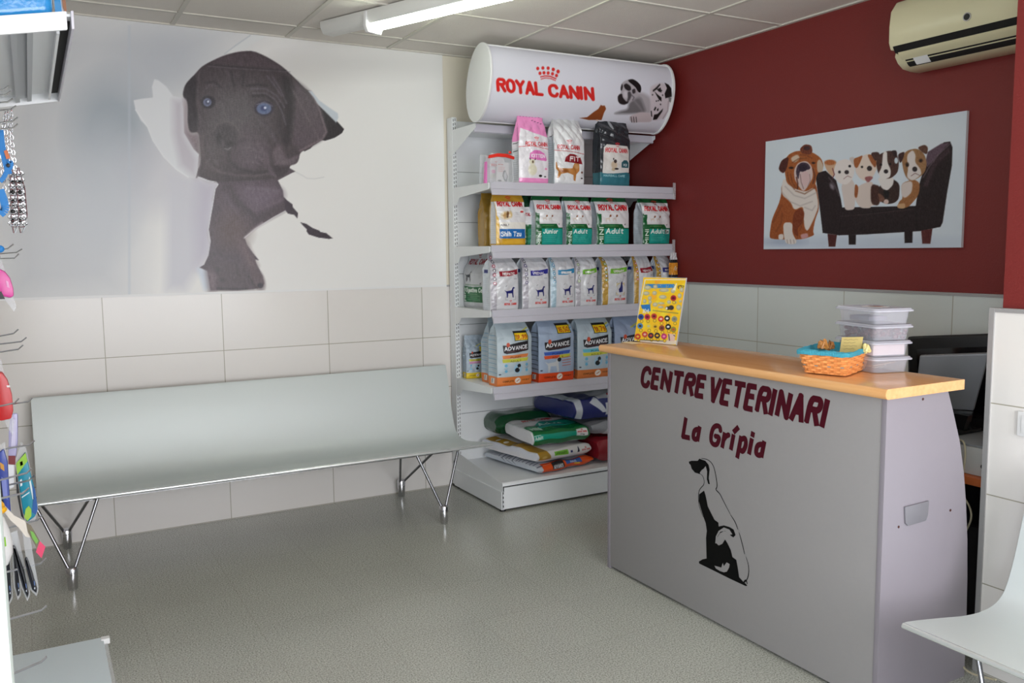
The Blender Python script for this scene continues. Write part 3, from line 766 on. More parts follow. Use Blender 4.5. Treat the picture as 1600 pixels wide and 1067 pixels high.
# torn holes, dark
a.poly(r7([(1030, 440), (1110, 510), (1190, 580), (1235, 630), (1222, 655), (1210, 665), (1170, 690), (1140, 700), (1100, 712), (1060, 700), (1000, 765), (960, 785), (900, 760), (900, 500)]), (34, 28, 34), 1)
a.poly(r8([(925, 235), (960, 270), (1000, 300), (1005, 325), (1045, 370), (1040, 415), (1015, 385), (965, 375), (945, 350), (900, 330)]), (48, 36, 48), 1.0)
a.poly(r8([(1062, 443), (1110, 455), (1160, 488), (1215, 510), (1222, 520), (1270, 530), (1320, 570), (1290, 576), (1250, 570), (1210, 566), (1175, 555), (1130, 540), (1112, 515), (1115, 500), (1085, 470)]), (42, 30, 42), 1.0)
a.poly(r8([(690, 690), (735, 745), (710, 740), (690, 720)]), (60, 48, 60), 1)
# neck, chest and leg
a.poly(r8([(230, 95), (250, 20), (300, -60), (900, -60), (970, 8), (1025, 40), (1000, 50), (885, 110), (925, 190), (930, 230), (945, 350), (850, 400), (700, 490), (620, 560), (640, 620), (690, 690), (715, 770), (765, 870), (778, 930), (755, 965), (720, 968), (690, 975), (560, 985), (392, 985), (350, 985), (325, 830), (262, 802), (300, 780), (335, 705), (352, 600), (335, 500), (350, 400), (370, 290), (388, 175), (412, 143), (390, 128), (330, 112), (265, 80)]), (78, 66, 74), 1.3)
a.soft(r8([(560, 160), (780, 150), (900, 190), (920, 240), (800, 330), (690, 350), (600, 250)]), (104, 90, 104), 22)
a.poly(r8([(420, 180), (560, 380), (620, 500), (560, 520), (440, 380), (400, 260)]), (92, 78, 86), 18, 0.8)
a.poly(r8([(640, 520), (700, 400), (840, 330), (930, 300), (940, 350), (850, 400), (720, 470)]), (66, 54, 62), 10, 0.8)
a.line(r8([(520, 190), (570, 280), (640, 350), (690, 380)]), 5, (64, 54, 60), 8, 0.7)
a.line(r8([(470, 240), (520, 310), (560, 370)]), 5, (104, 92, 104), 8, 0.6)
a.line(r8([(640, 170), (780, 180), (890, 200)]), 3, (124, 112, 126), 7, 0.6); a.line(r8([(700, 350), (800, 320), (920, 260)]), 3, (114, 100, 112), 6, 0.5)
a.ell(*r8([(520, 520)])[0], 26, 26, (96, 76, 72), 30, 0.6)
a.poly(r8([(560, 560), (640, 620), (720, 790), (700, 860), (620, 760)]), (112, 92, 96), 14, 0.8)
a.poly(r8([(330, 830), (380, 760), (640, 760), (690, 975), (392, 980), (350, 985)]), (84, 72, 76), 20, 0.7)
a.poly(r8([(322, 830), (390, 840), (392, 985), (345, 985)]), (122, 104, 112), 10, 0.8)
a.ell(*r8([(728, 900)])[0], 9, 17, (92, 76, 80), 6, 0.9, rot=-0.35); a.ell(*r8([(745, 945)])[0], 4.5, 4, (50, 44, 54), 2)
a.line(r8([(655, 870), (690, 930), (720, 965)]), 1.5, (62, 52, 56), 3); a.line(r8([(560, 780), (560, 850)]), 2, (62, 54, 58), 4, .7)
a.line(r8([(400, 965), (520, 972), (640, 970)]), 1.6, (44, 40, 44), 2, .8)
a.ell(*r8([(405, 825)])[0], 4, 5, (62, 56, 60), 4, .7); a.ell(*r8([(445, 900)])[0], 4, 3, (62, 56, 60), 4, .7)
a.line(r8([(622, 565), (700, 495), (760, 450)]), 3, (170, 158, 164), 4, 0.8)
# head
HEAD = [(200, 970), (240, 860), (235, 760), (225, 650), (170, 655), (148, 600), (150, 440), (112, 400), (130, 320), (205, 240), (240, 200), (290, 168), (400, 118), (500, 92), (600, 84), (700, 128), (800, 190), (880, 262), (970, 355), (1000, 364), (1025, 400), (1060, 480), (1095, 590), (1118, 650), (1110, 680), (1085, 705), (1000, 758), (930, 790), (918, 850), (900, 872), (860, 882), (845, 930), (775, 975), (600, 985), (340, 1000), (230, 960)]
a.soft(r7(HEAD), (66, 56, 61), 1.6)
a.soft(r7([(290, 180), (400, 125), (520, 95), (640, 110), (800, 200), (820, 225), (600, 200), (420, 185)]), (78, 66, 72), 6, .9)
a.line(r7([(290, 182), (560, 206), (830, 225)]), 2.0, (44, 38, 44), 3, .8)
a.line(r7([(290, 192), (560, 214), (860, 232)]), 1.0, (120, 112, 118), 2, .6)
a.soft(r7([(120, 420), (150, 450), (150, 600), (175, 660), (230, 660), (240, 760), (225, 900), (160, 880), (100, 700)]), (136, 118, 126), 12, 0.9)
a.soft(r7([(112, 400), (130, 320), (210, 240), (195, 420), (225, 560), (215, 650), (165, 655), (148, 600), (150, 440)]), (42, 35, 41), 3)
a.soft(r7([(870, 280), (980, 360), (1060, 480), (1110, 650), (1080, 700), (920, 780), (870, 700), (850, 500)]), (84, 72, 80), 12)
a.soft(r7([(790, 240), (880, 300), (890, 500), (850, 760), (820, 720), (830, 500)]), (38, 32, 38), 9, .9)
a.line(r7([(1000, 370), (1060, 480), (1112, 650), (1080, 700), (930, 780)]), 2.5, (132, 116, 124), 4, .8)
a.ell(*r7([(480, 520)])[0], 50, 50, (104, 100, 103), 60, 0.8)             # reflection haze of the glossy mural, painted into the head colour
a.soft(r7([(560, 580), (620, 640), (680, 800), (620, 900), (460, 900), (460, 700)]), (88, 76, 84), 22, .8)
a.ell(*r7([(600, 790)])[0], 24, 22, (98, 86, 96), 20, .7)
a.ell(*r7([(310, 820)])[0], 20, 30, (88, 80, 80), 20, .6)
a.soft(r7([(335, 650), (375, 605), (440, 610), (488, 660), (475, 740), (420, 772), (365, 745), (340, 700)]), (64, 59, 63), 5)
a.ell(*r7([(425, 748)])[0], 5, 2.5, (46, 42, 48), 2); a.line(r7([(400, 740), (425, 752), (440, 746)]), 1, (150, 146, 154), 2, .7)
a.line(r7([(430, 775), (440, 850), (500, 905), (620, 935), (740, 925)]), 3, (50, 43, 48), 5, .9)
a.line(r7([(500, 640), (560, 690), (640, 740), (690, 830), (690, 900)]), 3, (112, 98, 106), 7, .6); a.line(r7([(480, 730), (560, 700), (620, 720)]), 2.5, (58, 50, 56), 6, .8)
a.line(r7([(640, 560), (720, 640), (790, 760), (800, 820)]), 3, (92, 84, 92), 7, .7); a.line(r7([(800, 460), (790, 600), (820, 720)]), 4, (44, 38, 44), 8, .8)
for px_, py_ in ((560, 820), (590, 780), (620, 830), (650, 790), (600, 860), (640, 870), (570, 760), (670, 840), (330, 800), (350, 850), (300, 840)): a.ell(*r7([(px_, py_)])[0], 1.6, 1.3, (120, 108, 116), 1.5, .6)
a.line(r7([(265, 640), (245, 760), (270, 900), (400, 940)]), 2.0, (98, 86, 88), 4, .7)
a.line(r7([(290, 610), (400, 570), (470, 600)]), 2, (104, 96, 98), 4, .6)
a.soft(r7([(740, 880), (860, 870), (840, 935), (780, 970), (740, 930)]), (56, 46, 52), 3); a.line(r7([(760, 870), (850, 850), (910, 820)]), 3, (112, 98, 106), 5, .8)
a.ell(*r7([(780, 800)])[0], 9, 13, (96, 82, 88), 8, .7); a.line(r7([(700, 800), (715, 900), (760, 960)]), 2, (112, 98, 108), 4, .7)
a.ell(*r7([(420, 690)])[0], 44, 34, (100, 95, 98), 50, .55)  # more reflection haze painted over the muzzle
a.soft(r7([(330, 660), (350, 610), (400, 590), (450, 600), (495, 650), (490, 720), (450, 770), (400, 765), (350, 730)]), (78, 73, 76), 12, .8)
a.ell(*r7([(365, 690)])[0], 4, 6, (58, 53, 57), 4, .8); a.ell(*r7([(440, 730)])[0], 6, 4, (56, 51, 55), 4, .8); a.line(r7([(405, 765), (428, 772), (446, 760)]), 1.2, (160, 156, 162), 2, .8)
a.line(r7([(330, 640), (350, 600), (410, 578), (465, 590), (500, 640)]), 1.6, (116, 108, 110), 3, .7)
a.line(r7([(250, 680), (255, 780), (290, 880), (380, 930), (480, 950), (620, 955), (700, 940)]), 2.2, (104, 94, 96), 5, .7)
a.line(r7([(230, 230), (215, 330), (220, 440), (235, 560), (225, 640)]), 1.6, (96, 86, 92), 3, .7); a.line(r7([(205, 300), (190, 430), (200, 560)]), 3, (34, 28, 33), 6, .7)
a.soft(r7([(740, 780), (790, 740), (800, 800), (860, 850), (910, 815), (900, 870), (800, 890), (750, 860)]), (104, 92, 99), 6, .8)
a.soft(r7([(700, 900), (730, 880), (760, 960), (710, 950)]), (92, 80, 88), 4, .8)
for pts in ([(560, 690), (600, 720), (650, 730)], [(520, 760), (580, 760), (640, 790)], [(540, 860), (600, 850), (660, 880)], [(590, 800), (640, 820), (680, 870)], [(300, 760), (320, 830), (360, 880)], [(280, 700), (290, 780)]): a.line(r7(pts), 1.5, (118, 106, 114), 4, .5)
for k_ in range(26):
    u0, v0 = 250+((k_*137) % 560), 210+((k_*71) % 130)
    a.line(r7([(u0, v0), (u0+8-(k_ % 5)*5, v0+46)]), 1.0, (88, 80, 84) if k_ % 2 else (46, 40, 44), 3, .35)
for k_ in range(30):
    u0, v0 = 860+((k_*53) % 190), 330+((k_*97) % 350)
    if u0 < 830+v0*.42: a.line(r7([(u0, v0), (u0+14, v0+40)]), 1.0, (106, 94, 100), 3, .35)
# brow folds and eyes
for pts in ([(600, 380), (680, 380), (750, 420), (800, 500), (830, 600)], [(590, 350), (690, 350), (770, 400), (820, 480)], [(740, 270), (790, 350), (835, 450)], [(700, 260), (760, 340), (800, 400)]):
    a.line(r7(pts), 1.6, (112, 106, 118), 3, .7)
for pts in ([(600, 400), (690, 395), (760, 450)], [(270, 310), (330, 300), (380, 340)], [(560, 330), (640, 320), (700, 330)], [(450, 230), (470, 330)], [(540, 230), (530, 330)]):
    a.line(r7(pts), 2.5, (48, 42, 48), 4, .8)
a.line(r7([(260, 370), (300, 320), (370, 330), (385, 380)]), 1.4, (92, 86, 92), 3, .7)
a.ell(*r7([(678, 486)])[0], 15, 12, (58, 52, 66), 3); a.ell(*r7([(290, 442)])[0], 11, 10, (50, 46, 54), 3)
a.ell(*r7([(678, 488)])[0], 11.5, 8.8, (104, 116, 150), 1.5); a.ell(*r7([(676, 486)])[0], 8, 7, (98, 112, 146), 2); a.ell(*r7([(676, 486)])[0], 4.5, 4.5, (66, 76, 118), 2)
a.ell(*r7([(686, 482)])[0], 2, 2, (225, 232, 250), 1.3); a.line(r7([(628, 460), (680, 442), (735, 470)]), 1.6, (128, 128, 146), 2, .8)
a.ell(*r7([(284, 444)])[0], 6.4, 6.4, (112, 118, 146), 1.8); a.ell(*r7([(287, 442)])[0], 3.6, 3.8, (76, 80, 104), 1.5); a.ell(*r7([(290, 439)])[0], 1.6, 1.6, (220, 228, 245), 1.2)
# fine short fur and the printed paper edges
sel = (a.C.mean(-1) < 130)
rs = np.random.RandomState(4).normal(0, 1, a.C.shape[:2]); rs = rs*2.6+(rs+np.roll(rs, 1, 0)+np.roll(rs, 2, 0)+np.roll(rs, 3, 0)+np.roll(rs, 1, 1))*1.6; a.C[sel] += rs[sel][:, None]
a.poly(r4([(68, 300), (100, 294), (140, 290), (136, 250), (145, 222), (160, 226), (190, 250), (215, 285), (245, 290), (252, 330), (255, 420), (290, 480), (310, 500), (305, 560), (298, 590), (270, 585), (225, 555), (180, 510), (140, 450), (120, 400), (95, 375), (75, 335)]), (224, 226, 230), 1.4)
a.poly(r4([(215, 300), (252, 300), (258, 430), (305, 520), (298, 590), (240, 540), (215, 420)]), (192, 186, 196), 14, .85)
a.line(r4([(75, 335), (120, 400), (140, 450), (180, 510), (225, 555), (270, 585)]), 1.2, (236, 238, 240), 1.5)
a.poly(r7([(985, 364), (1010, 366), (1060, 430), (1130, 480), (1190, 520), (1195, 550), (1180, 585), (1110, 515), (1050, 452), (1020, 405)]), (196, 204, 212), 2)
a.line(r8([(250, 82), (330, 112), (395, 125), (411, 143), (388, 178), (368, 300), (350, 400), (333, 500), (346, 590)]), 1.2, (232, 234, 240), 1.4)
a.line(r8([(1030, 45), (1120, 95), (1180, 98), (1250, 85)]), 1.0, (196, 196, 198), 1.5, .7)
a.line(r8([(618, 568), (705, 498), (850, 405), (945, 352)]), 1.0, (226, 222, 226), 1.4, .8)
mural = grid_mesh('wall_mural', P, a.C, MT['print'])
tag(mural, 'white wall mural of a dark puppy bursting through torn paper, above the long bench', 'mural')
tag(MB().box(MX0, MX1, -0.004, 0.004, MZ0-0.012, MZ0).build('mural_edge_strip', MT['white_plastic'], mural))

# ================================================================== BULLDOG PICTURE ON THE BURGUNDY WALL
nx, ny = 400, 220
ys_ = np.linspace(-1.362, -2.552, nx); zs_ = np.linspace(1.495, 2.092, ny)
P = np.zeros((ny, nx, 3)); P[..., 0] = -0.0065; P[..., 1] = ys_[None]; P[..., 2] = zs_[:, None]
U, V = pix(P); U = (U-1180)*4.267; V = (V-160)*4.267
a = Art(U, V, (206, 214, 222), 4.5)
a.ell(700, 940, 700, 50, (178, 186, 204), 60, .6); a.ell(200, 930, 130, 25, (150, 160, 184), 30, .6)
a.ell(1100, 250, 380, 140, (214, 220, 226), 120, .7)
OR, WHT, BK, TN = (150, 78, 36), (214, 204, 198), (34, 22, 24), (172, 128, 84)
# sofa
a.poly([(400, 470), (470, 455), (540, 520), (570, 640), (580, 700), (1070, 690), (1090, 560), (1130, 420), (1180, 330), (1260, 265), (1300, 260), (1316, 300), (1312, 420), (1280, 600), (1250, 800), (1235, 830), (1100, 858), (740, 880), (560, 886), (450, 870), (430, 700)], BK)
a.poly([(1150, 330), (1240, 275), (1295, 268), (1230, 340), (1150, 430), (1130, 420)], (92, 72, 84), 8)
a.poly([(1120, 560), (1180, 400), (1290, 300), (1300, 330), (1200, 430), (1150, 560)], (58, 40, 46), 12)
a.line([(1120, 500), (1160, 430), (1220, 350), (1300, 275)], 7, (108, 90, 100), 8, .8)
a.line([(490, 500), (530, 550), (560, 620)], 8, (96, 84, 92), 12, .8); a.ell(512, 560, 12, 22, (150, 140, 150), 14, .8, rot=-.5)
a.line([(560, 886), (570, 760), (1070, 700), (1080, 850)], 3, (12, 8, 8), 5); a.line([(570, 760), (800, 740), (1050, 712)], 4, (74, 54, 58), 8, .8)
a.poly([(482, 876), (545, 884), (534, 962), (490, 962)], (74, 30, 28)); a.poly([(622, 882), (672, 882), (670, 948), (624, 948)], (30, 16, 18))
a.poly([(994, 862), (1050, 858), (1048, 936), (996, 938)], (32, 18, 20)); a.poly([(1106, 854), (1182, 842), (1168, 942), (1114, 942)], (82, 34, 32))
# grown bulldog
a.soft([(96, 880), (110, 780), (160, 670), (176, 600), (172, 560), (230, 480), (400, 500), (430, 700), (400, 780), (385, 860), (395, 885), (340, 905), (290, 915), (100, 912)], OR)
a.soft([(175, 560), (190, 500), (260, 560), (330, 600), (400, 560), (425, 690), (390, 780), (350, 860), (330, 840), (320, 760), (320, 690), (260, 720), (235, 660), (180, 620)], WHT, 7)
a.soft([(186, 800), (250, 800), (246, 870), (280, 930), (260, 946), (205, 944), (190, 890)], WHT); a.soft([(155, 880), (188, 876), (188, 914), (155, 914)], WHT)
a.soft([(250, 740), (300, 700), (330, 730), (320, 800), (280, 840), (290, 900), (250, 870)], (120, 54, 26), 6)
a.soft([(300, 880), (350, 870), (355, 900), (310, 912)], (190, 140, 140), 8)
a.soft([(200, 480), (190, 420), (215, 350), (280, 320), (380, 330), (440, 370), (460, 430), (410, 480), (400, 560), (330, 590), (270, 580), (210, 540)], (156, 86, 40))
a.soft([(155, 440), (175, 385), (225, 358), (215, 430), (190, 475), (165, 460)], (76, 34, 26)); a.soft([(295, 310), (330, 278), (375, 285), (384, 330), (360, 350), (310, 340)], (110, 54, 36)); a.ell(345, 305, 22, 14, (60, 36, 40), 6)
a.soft([(235, 370), (280, 345), (300, 370), (270, 400), (250, 400)], (200, 180, 160), 8)
a.soft([(410, 400), (430, 375), (455, 420), (450, 460), (415, 470)], (190, 170, 150), 6)
a.soft([(258, 450), (285, 402), (340, 388), (378, 425), (386, 500), (352, 560), (322, 596), (290, 560), (262, 510)], (202, 182, 178), 5)
a.soft([(270, 470), (280, 420), (312, 398), (350, 404), (372, 436), (352, 452), (320, 440), (296, 462), (288, 520)], (64, 48, 62), 5)
a.soft([(286, 430), (310, 412), (344, 416), (352, 442), (330, 462), (300, 462)], (44, 32, 46), 4)
a.soft([(308, 470), (332, 455), (356, 470), (362, 520), (340, 560), (312, 548)], (206, 176, 176), 6)
a.line([(300, 480), (306, 530), (322, 575)], 5, (120, 84, 88), 5, .8); a.line([(362, 480), (368, 520), (350, 560)], 4, (130, 96, 96), 5, .8)
a.line([(275, 500), (284, 540), (282, 575)], 8, (84, 40, 30), 7); a.line([(384, 440), (398, 490), (386, 540)], 8, (96, 48, 30), 7)
a.ell(240, 436, 16, 8, (44, 24, 20), 5); a.ell(388, 404, 12, 7, (50, 26, 22), 5)
for q_ in ([(215, 470), (225, 530), (262, 580)], [(236, 480), (246, 530), (270, 570)], [(250, 400), (290, 375), (340, 372)], [(300, 350), (340, 352), (376, 372)], [(270, 590), (330, 610), (396, 570)]): a.line(q_, 6, (104, 54, 28), 9, .8)
for q_ in ([(180, 600), (230, 660), (300, 690), (380, 660)], [(200, 560), (260, 620), (330, 640), (410, 600)], [(330, 700), (380, 720), (400, 690)]): a.line(q_, 6, (166, 152, 150), 10, .7)
for q_ in ([(120, 800), (150, 740), (175, 690)], [(140, 860), (175, 800), (180, 740)], [(300, 740), (320, 790), (300, 850)]): a.line(q_, 8, (112, 54, 26), 12, .7)
for i in range(3): a.line([(212+i*22, 915), (216+i*22, 940)], 2.5, (120, 100, 96))
# four puppies on the sofa
a.soft([(455, 400), (500, 380), (545, 400), (540, 470), (520, 500), (480, 460)], (196, 160, 130)); a.ell(500, 400, 38, 18, (170, 100, 56), 8)
a.soft([(570, 540), (640, 500), (670, 560), (665, 680), (660, 715), (600, 720), (590, 660)], (206, 192, 186))
a.soft([(525, 440), (545, 395), (600, 375), (650, 395), (665, 450), (650, 510), (610, 550), (560, 540), (528, 500)], (220, 210, 206)); a.soft([(622, 370), (660, 360), (668, 410), (650, 415)], (196, 186, 182)); a.line([(515, 440), (528, 480), (515, 505)], 6, (110, 50, 60))
a.ell(562, 464, 9, 10, (30, 24, 24)); a.ell(630, 425, 9, 9, (30, 24, 24)); a.ell(610, 465, 15, 14, (46, 36, 38)); a.line([(590, 510), (615, 490), (640, 500)], 4, (150, 110, 110))
a.soft([(680, 560), (770, 520), (800, 560), (830, 680), (770, 690), (770, 705), (700, 705), (660, 640)], (206, 190, 182)); a.soft([(770, 540), (840, 560), (830, 690), (770, 680)], (64, 36, 30), 8); a.soft([(665, 540), (690, 560), (680, 640), (660, 630)], (150, 84, 44))
a.soft([(665, 430), (690, 370), (750, 340), (800, 360), (815, 430), (790, 490), (750, 530), (700, 510), (670, 470)], (216, 198, 186)); a.soft([(655, 375), (685, 365), (720, 350), (700, 400), (680, 440), (660, 430)], (158, 92, 50)); a.soft([(745, 345), (790, 350), (812, 400), (800, 440), (770, 400)], (150, 86, 46))
a.soft([(765, 335), (825, 328), (835, 370), (800, 395)], (70, 44, 40)); a.ell(712, 430, 8, 8, (36, 26, 24)); a.ell(762, 440, 17, 17, (44, 34, 36)); a.soft([(725, 500), (765, 490), (790, 500), (750, 540)], (150, 90, 90), 6)
a.soft([(820, 560), (900, 500), (965, 540), (960, 640), (930, 670), (880, 680), (830, 660)], (52, 34, 30)); a.soft([(815, 500), (860, 500), (925, 500), (920, 550), (880, 590), (840, 570)], (220, 212, 208), 6); a.soft([(850, 580), (895, 590), (890, 640), (862, 640)], (22, 18, 20), 6); a.ell(873, 662, 17, 16, (206, 180, 170)); a.soft([(815, 600), (850, 620), (868, 650), (830, 670)], (110, 74, 60), 6)
a.soft([(805, 400), (820, 350), (880, 322), (940, 325), (960, 400), (950, 470), (900, 510), (840, 505), (815, 460)], (74, 48, 42)); a.soft([(852, 330), (880, 325), (880, 400), (905, 450), (900, 500), (850, 515), (818, 480), (845, 430)], (222, 214, 210), 5); a.soft([(905, 322), (940, 318), (948, 345), (930, 370)], (44, 28, 28))
a.ell(838, 415, 8, 8, (20, 14, 14)); a.ell(900, 410, 8, 8, (20, 14, 14)); a.ell(872, 460, 15, 14, (40, 30, 34)); a.ell(940, 388, 12, 20, (196, 206, 214), 4)
a.soft([(970, 540), (1060, 510), (1100, 540), (1090, 620), (1030, 690), (1000, 705), (945, 700), (960, 660), (985, 640)], (150, 100, 60)); a.soft([(972, 540), (1050, 520), (1045, 600), (1000, 640), (975, 620)], (206, 192, 186), 8); a.soft([(945, 680), (1000, 670), (1000, 708), (950, 706)], (190, 150, 110), 4)
a.soft([(985, 440), (975, 370), (1010, 320), (1080, 305), (1130, 345), (1145, 410), (1130, 470), (1080, 510), (1030, 525), (1000, 490)], (150, 110, 74)); a.soft([(1010, 350), (1050, 315), (1070, 350), (1065, 400), (1100, 440), (1110, 480), (1050, 525), (1010, 500), (1020, 440)], (214, 204, 200), 6)
a.soft([(948, 345), (1000, 325), (985, 380), (965, 410)], (64, 38, 36)); a.soft([(1080, 300), (1130, 280), (1154, 300), (1145, 350), (1110, 330)], (92, 60, 48)); a.ell(1014, 415, 12, 16, (74, 48, 34), 6); a.ell(1014, 418, 7, 7, (18, 14, 14)); a.ell(1104, 388, 14, 14, (84, 54, 38), 6); a.ell(1104, 388, 7, 7, (18, 14, 14)); a.ell(1064, 445, 17, 17, (44, 34, 36)); a.line([(1040, 490), (1066, 472), (1096, 486)], 4, (120, 84, 84))
r_ = np.random.RandomState(8).normal(0, 1, a.C.shape[:2]); r_ = (r_+np.roll(r_, 1, 0)+np.roll(r_, 1, 1)+np.roll(r_, 2, 0))*2.6
a.C += (r_*(a.C.max(-1) < 190))[..., None]
pic = grid_mesh('wall_picture', P, a.C, MT['print_matte'])
tag(pic, 'white picture board of a bulldog and puppies on a leather sofa, on the burgundy wall', 'picture')
MB().box(-0.006, 0.0095, -2.552, -1.362, 1.495, 2.092).build('board', MT['white_plastic'], pic)

# ================================================================== AIR CONDITIONER
ac = thing('air_conditioner', 'aged cream wall air conditioner high on the burgundy wall', 'air conditioner', (0, 0, 0))
AY0, AY1 = -2.296, -3.14
pr = [(0.0, 2.615), (-0.10, 2.612), (-0.17, 2.590), (-0.205, 2.545), (-0.213, 2.48), (-0.212, 2.41), (-0.198, 2.378), (0.0, 2.378)]
MB().prism(pr, 'y', AY1, AY0).build('casing', MT['ac'], ac, bevel=0.010, seg=3)
pr = [(0.0, 2.376), (-0.165, 2.376), (-0.172, 2.352), (-0.150, 2.325), (-0.115, 2.303), (-0.06, 2.296), (0.0, 2.296)]
MB().prism(pr, 'y', AY1+0.01, AY0-0.006).build('underside', MT['ac'], ac, bevel=0.004)
MB().prism([(-0.206, 2.392), (-0.170, 2.392), (-0.150, 2.360), (-0.189, 2.366)], 'y', AY1+0.03, AY0-0.02).build('upper_slot', MT['dark'], ac)
MB().prism([(-0.190, 2.364), (-0.184, 2.368), (-0.150, 2.338), (-0.154, 2.332), (-0.178, 2.350)], 'y', AY1+0.03, AY0-0.035).build('louvre', MT['ac'], ac, bevel=0.002)
MB().prism([(-0.158, 2.333), (-0.150, 2.338), (-0.122, 2.306), (-0.134, 2.311)], 'y', AY1+0.03, AY0-0.05).build('outlet_slot', MT['dark'], ac)
MB().prism([(-0.155, 2.3318), (-0.160, 2.3345), (-0.134, 2.3095), (-0.130, 2.3075)], 'y', AY0-0.16, AY0-0.09).build('sticker', MT['white_plastic'], ac)
w = MB().tube([(-0.205, -2.673, 2.437), (-0.2185, -2.673, 2.437)], 0.0175, 20)
w.build('display_ring', MT['chrome'], ac, smooth=True)
MB().tube([(-0.21, -2.673, 2.437), (-0.2195, -2.673, 2.437)], 0.013, 20).build('display_lens', MT['black'], ac)
MB().tube([(-0.140, -2.34, 2.6035), (-0.140, -2.62, 2.6035)], 0.004, 8).build('seam', flat('ac_highlight', (216, 212, 190), .3), ac)
MB().prism([(-0.128, 2.604), (-0.135, 2.606), (-0.145, 2.6025), (-0.14, 2.5995)], 'y', AY1+0.03, -2.62).build('intake_slot', MT['dark'], ac)

# ================================================================== PET FOOD BAGS
def bag(name, label, cat, ul, ur, um, vt, zs, yf, D, design, base, rot=0.0, lean=0.0, topw=0.95, gus=0.22, wr=0.008, m='bag', seed=0, res=1.0, group=None, W=None, H=None, flare=0.0, pos=None, seal=0.9, full=0.62):
    XL, XR = at(ul, um, y=yf)[0], at(ur, um, y=yf)[0]
    W = W or (XR-XL); xc = (XL+XR)/2
    if pos is not None: xc, yf = pos
    H = H or (at((ul+ur)/2, vt, y=yf+D/2)[2]-zs)
    if zs == SZ[2] and H > 0.2: H = max(H, 0.332) if group == G3 and not rot else H
    if zs == SZ[1] and H > 0.2: H = 0.322
    if zs == SZ[3] and H > 0.3: H = 0.405
    h = H/W; sd = D/W
    nF = int((34 + W*330)*res); nS = 14; ny = int(nF*h*0.95)
    us = np.concatenate([np.linspace(-sd, 0, nS, endpoint=False), np.linspace(0, 1, nF), np.linspace(1, 1+sd, 7)[1:], np.linspace(1+sd, 2+sd, 7)[1:-1]])
    t = np.linspace(0, 1, ny)
    U, T = np.meshgrid(us, t)
    def prof(t):
        return np.interp(t, [0, 0.04, 0.2, full, (full+seal)/2+0.02, seal, 1.0], [0.86, 0.96, 1.0, 0.96, 0.55, 0.04, 0.015])
    b = 0.5*D*prof(T); aa = 0.5*W*np.interp(T, [0, 0.3, full, seal, 1], [0.985, 1.0, 0.99, topw, topw])
    aa = aa*(1+flare*(T-0.5))
    x = np.zeros_like(U); y = np.zeros_like(U)
    L = U < 0; Fm = (U >= 0) & (U <= 1); Rm = (U > 1) & (U <= 1+sd); B = U > 1+sd
    k = (2*U-1)
    x[Fm] = (aa*k)[Fm]; y[Fm] = (-b*(1-0.16*np.abs(k)**5)-0.10*D*np.exp(-3*k*k)*np.sin(PI*np.clip(T/seal, 0, 1)))[Fm]
    s = (U+sd)/sd
    x[L] = (-aa*(1-gus*np.sin(PI*s)*np.interp(T, [0, .1, .7, 1], [0.1, .5, 1, .3])*0.5))[L]; y[L] = (b*(1-2*s)*0.84*1.0)[L]
    s2 = (U-1)/sd
    x[Rm] = (aa*(1-gus*np.sin(PI*s2)*0.4))[Rm]; y[Rm] = (-b*(1-2*s2)*0.84)[Rm]
    s3 = (U-1-sd); x[B] = (aa*(1-2*s3))[B]; y[B] = (b*0.9)[B]
    r = np.random.RandomState(seed+11); wv = np.zeros_like(U)
    for _ in range(7):
        th = r.uniform(-0.9, 0.9)+r.choice([0, PI/2]); fr = r.uniform(5, 15)
        ph = (U-0.5)*math.cos(th)+(T*h)*math.sin(th)
        wv += r.uniform(.4, 1)*(1-2*np.abs(np.sin(ph*fr+r.uniform(0, 6)+0.8*np.sin(T*h*5+r.uniform(0, 6)))))
    amp = wr*np.interp(T, [0, .05, .5, .75, .93, 1], [.15, .35, .5, 1.1, .5, .25])/4
    y += wv*amp*np.where(Fm, 1, 0.4); x += wv*amp*np.where(L | Rm, 0.7, 0.1)
    z = T*H
    y += math.tan(lean)*z
    P = np.stack([x, y, z], -1)
    A = Art(U, T*h, base, 0.75/nF); design(A, h, sd)
    A.C = A.C*(1+0.0*U)[..., None]
    o = grid_mesh(name, P, A.C, MT[m], closed=True)
    o.location = (xc, yf+D/2, zs+0.001); o.rotation_euler = (0, 0, rot)
    tag(o, label, cat, group)
    return o
GRN, TEAL, GOLDC = (12, 92, 46), (20, 150, 138), (196, 150, 38)
W_ = (226, 224, 226)
def side_print(a, h, sd, col=(206, 214, 222), ink=(150, 160, 172), n=14):
    a.rect(-sd*0.97, 0.02, -0.03, h*0.9, col)
    for i in range(n):
        y = h*(0.06+0.5*i/n); a.line([(-sd*0.85, y), (-sd*0.2, y)], 0.006, ink, a=.6)
def minidog(a, x, y, s, c):
    a.poly([(x-s*.45, y), (x-s*.5, y+s*.1), (x-s*.7, y+s*.32), (x-s*.45, y+s*.2), (x+s*.15, y+s*.28), (x+s*.3, y+s*.55), (x+s*.42, y+s*.62), (x+s*.6, y+s*.5), (x+s*.4, y+s*.42), (x+s*.38, y+s*.1), (x+s*.42, y-s*.45), (x+s*.3, y-s*.45), (x+s*.2, y-s*.02), (x-s*.25, y-s*.02), (x-s*.3, y-s*.45), (x-s*.42, y-s*.45)], c)
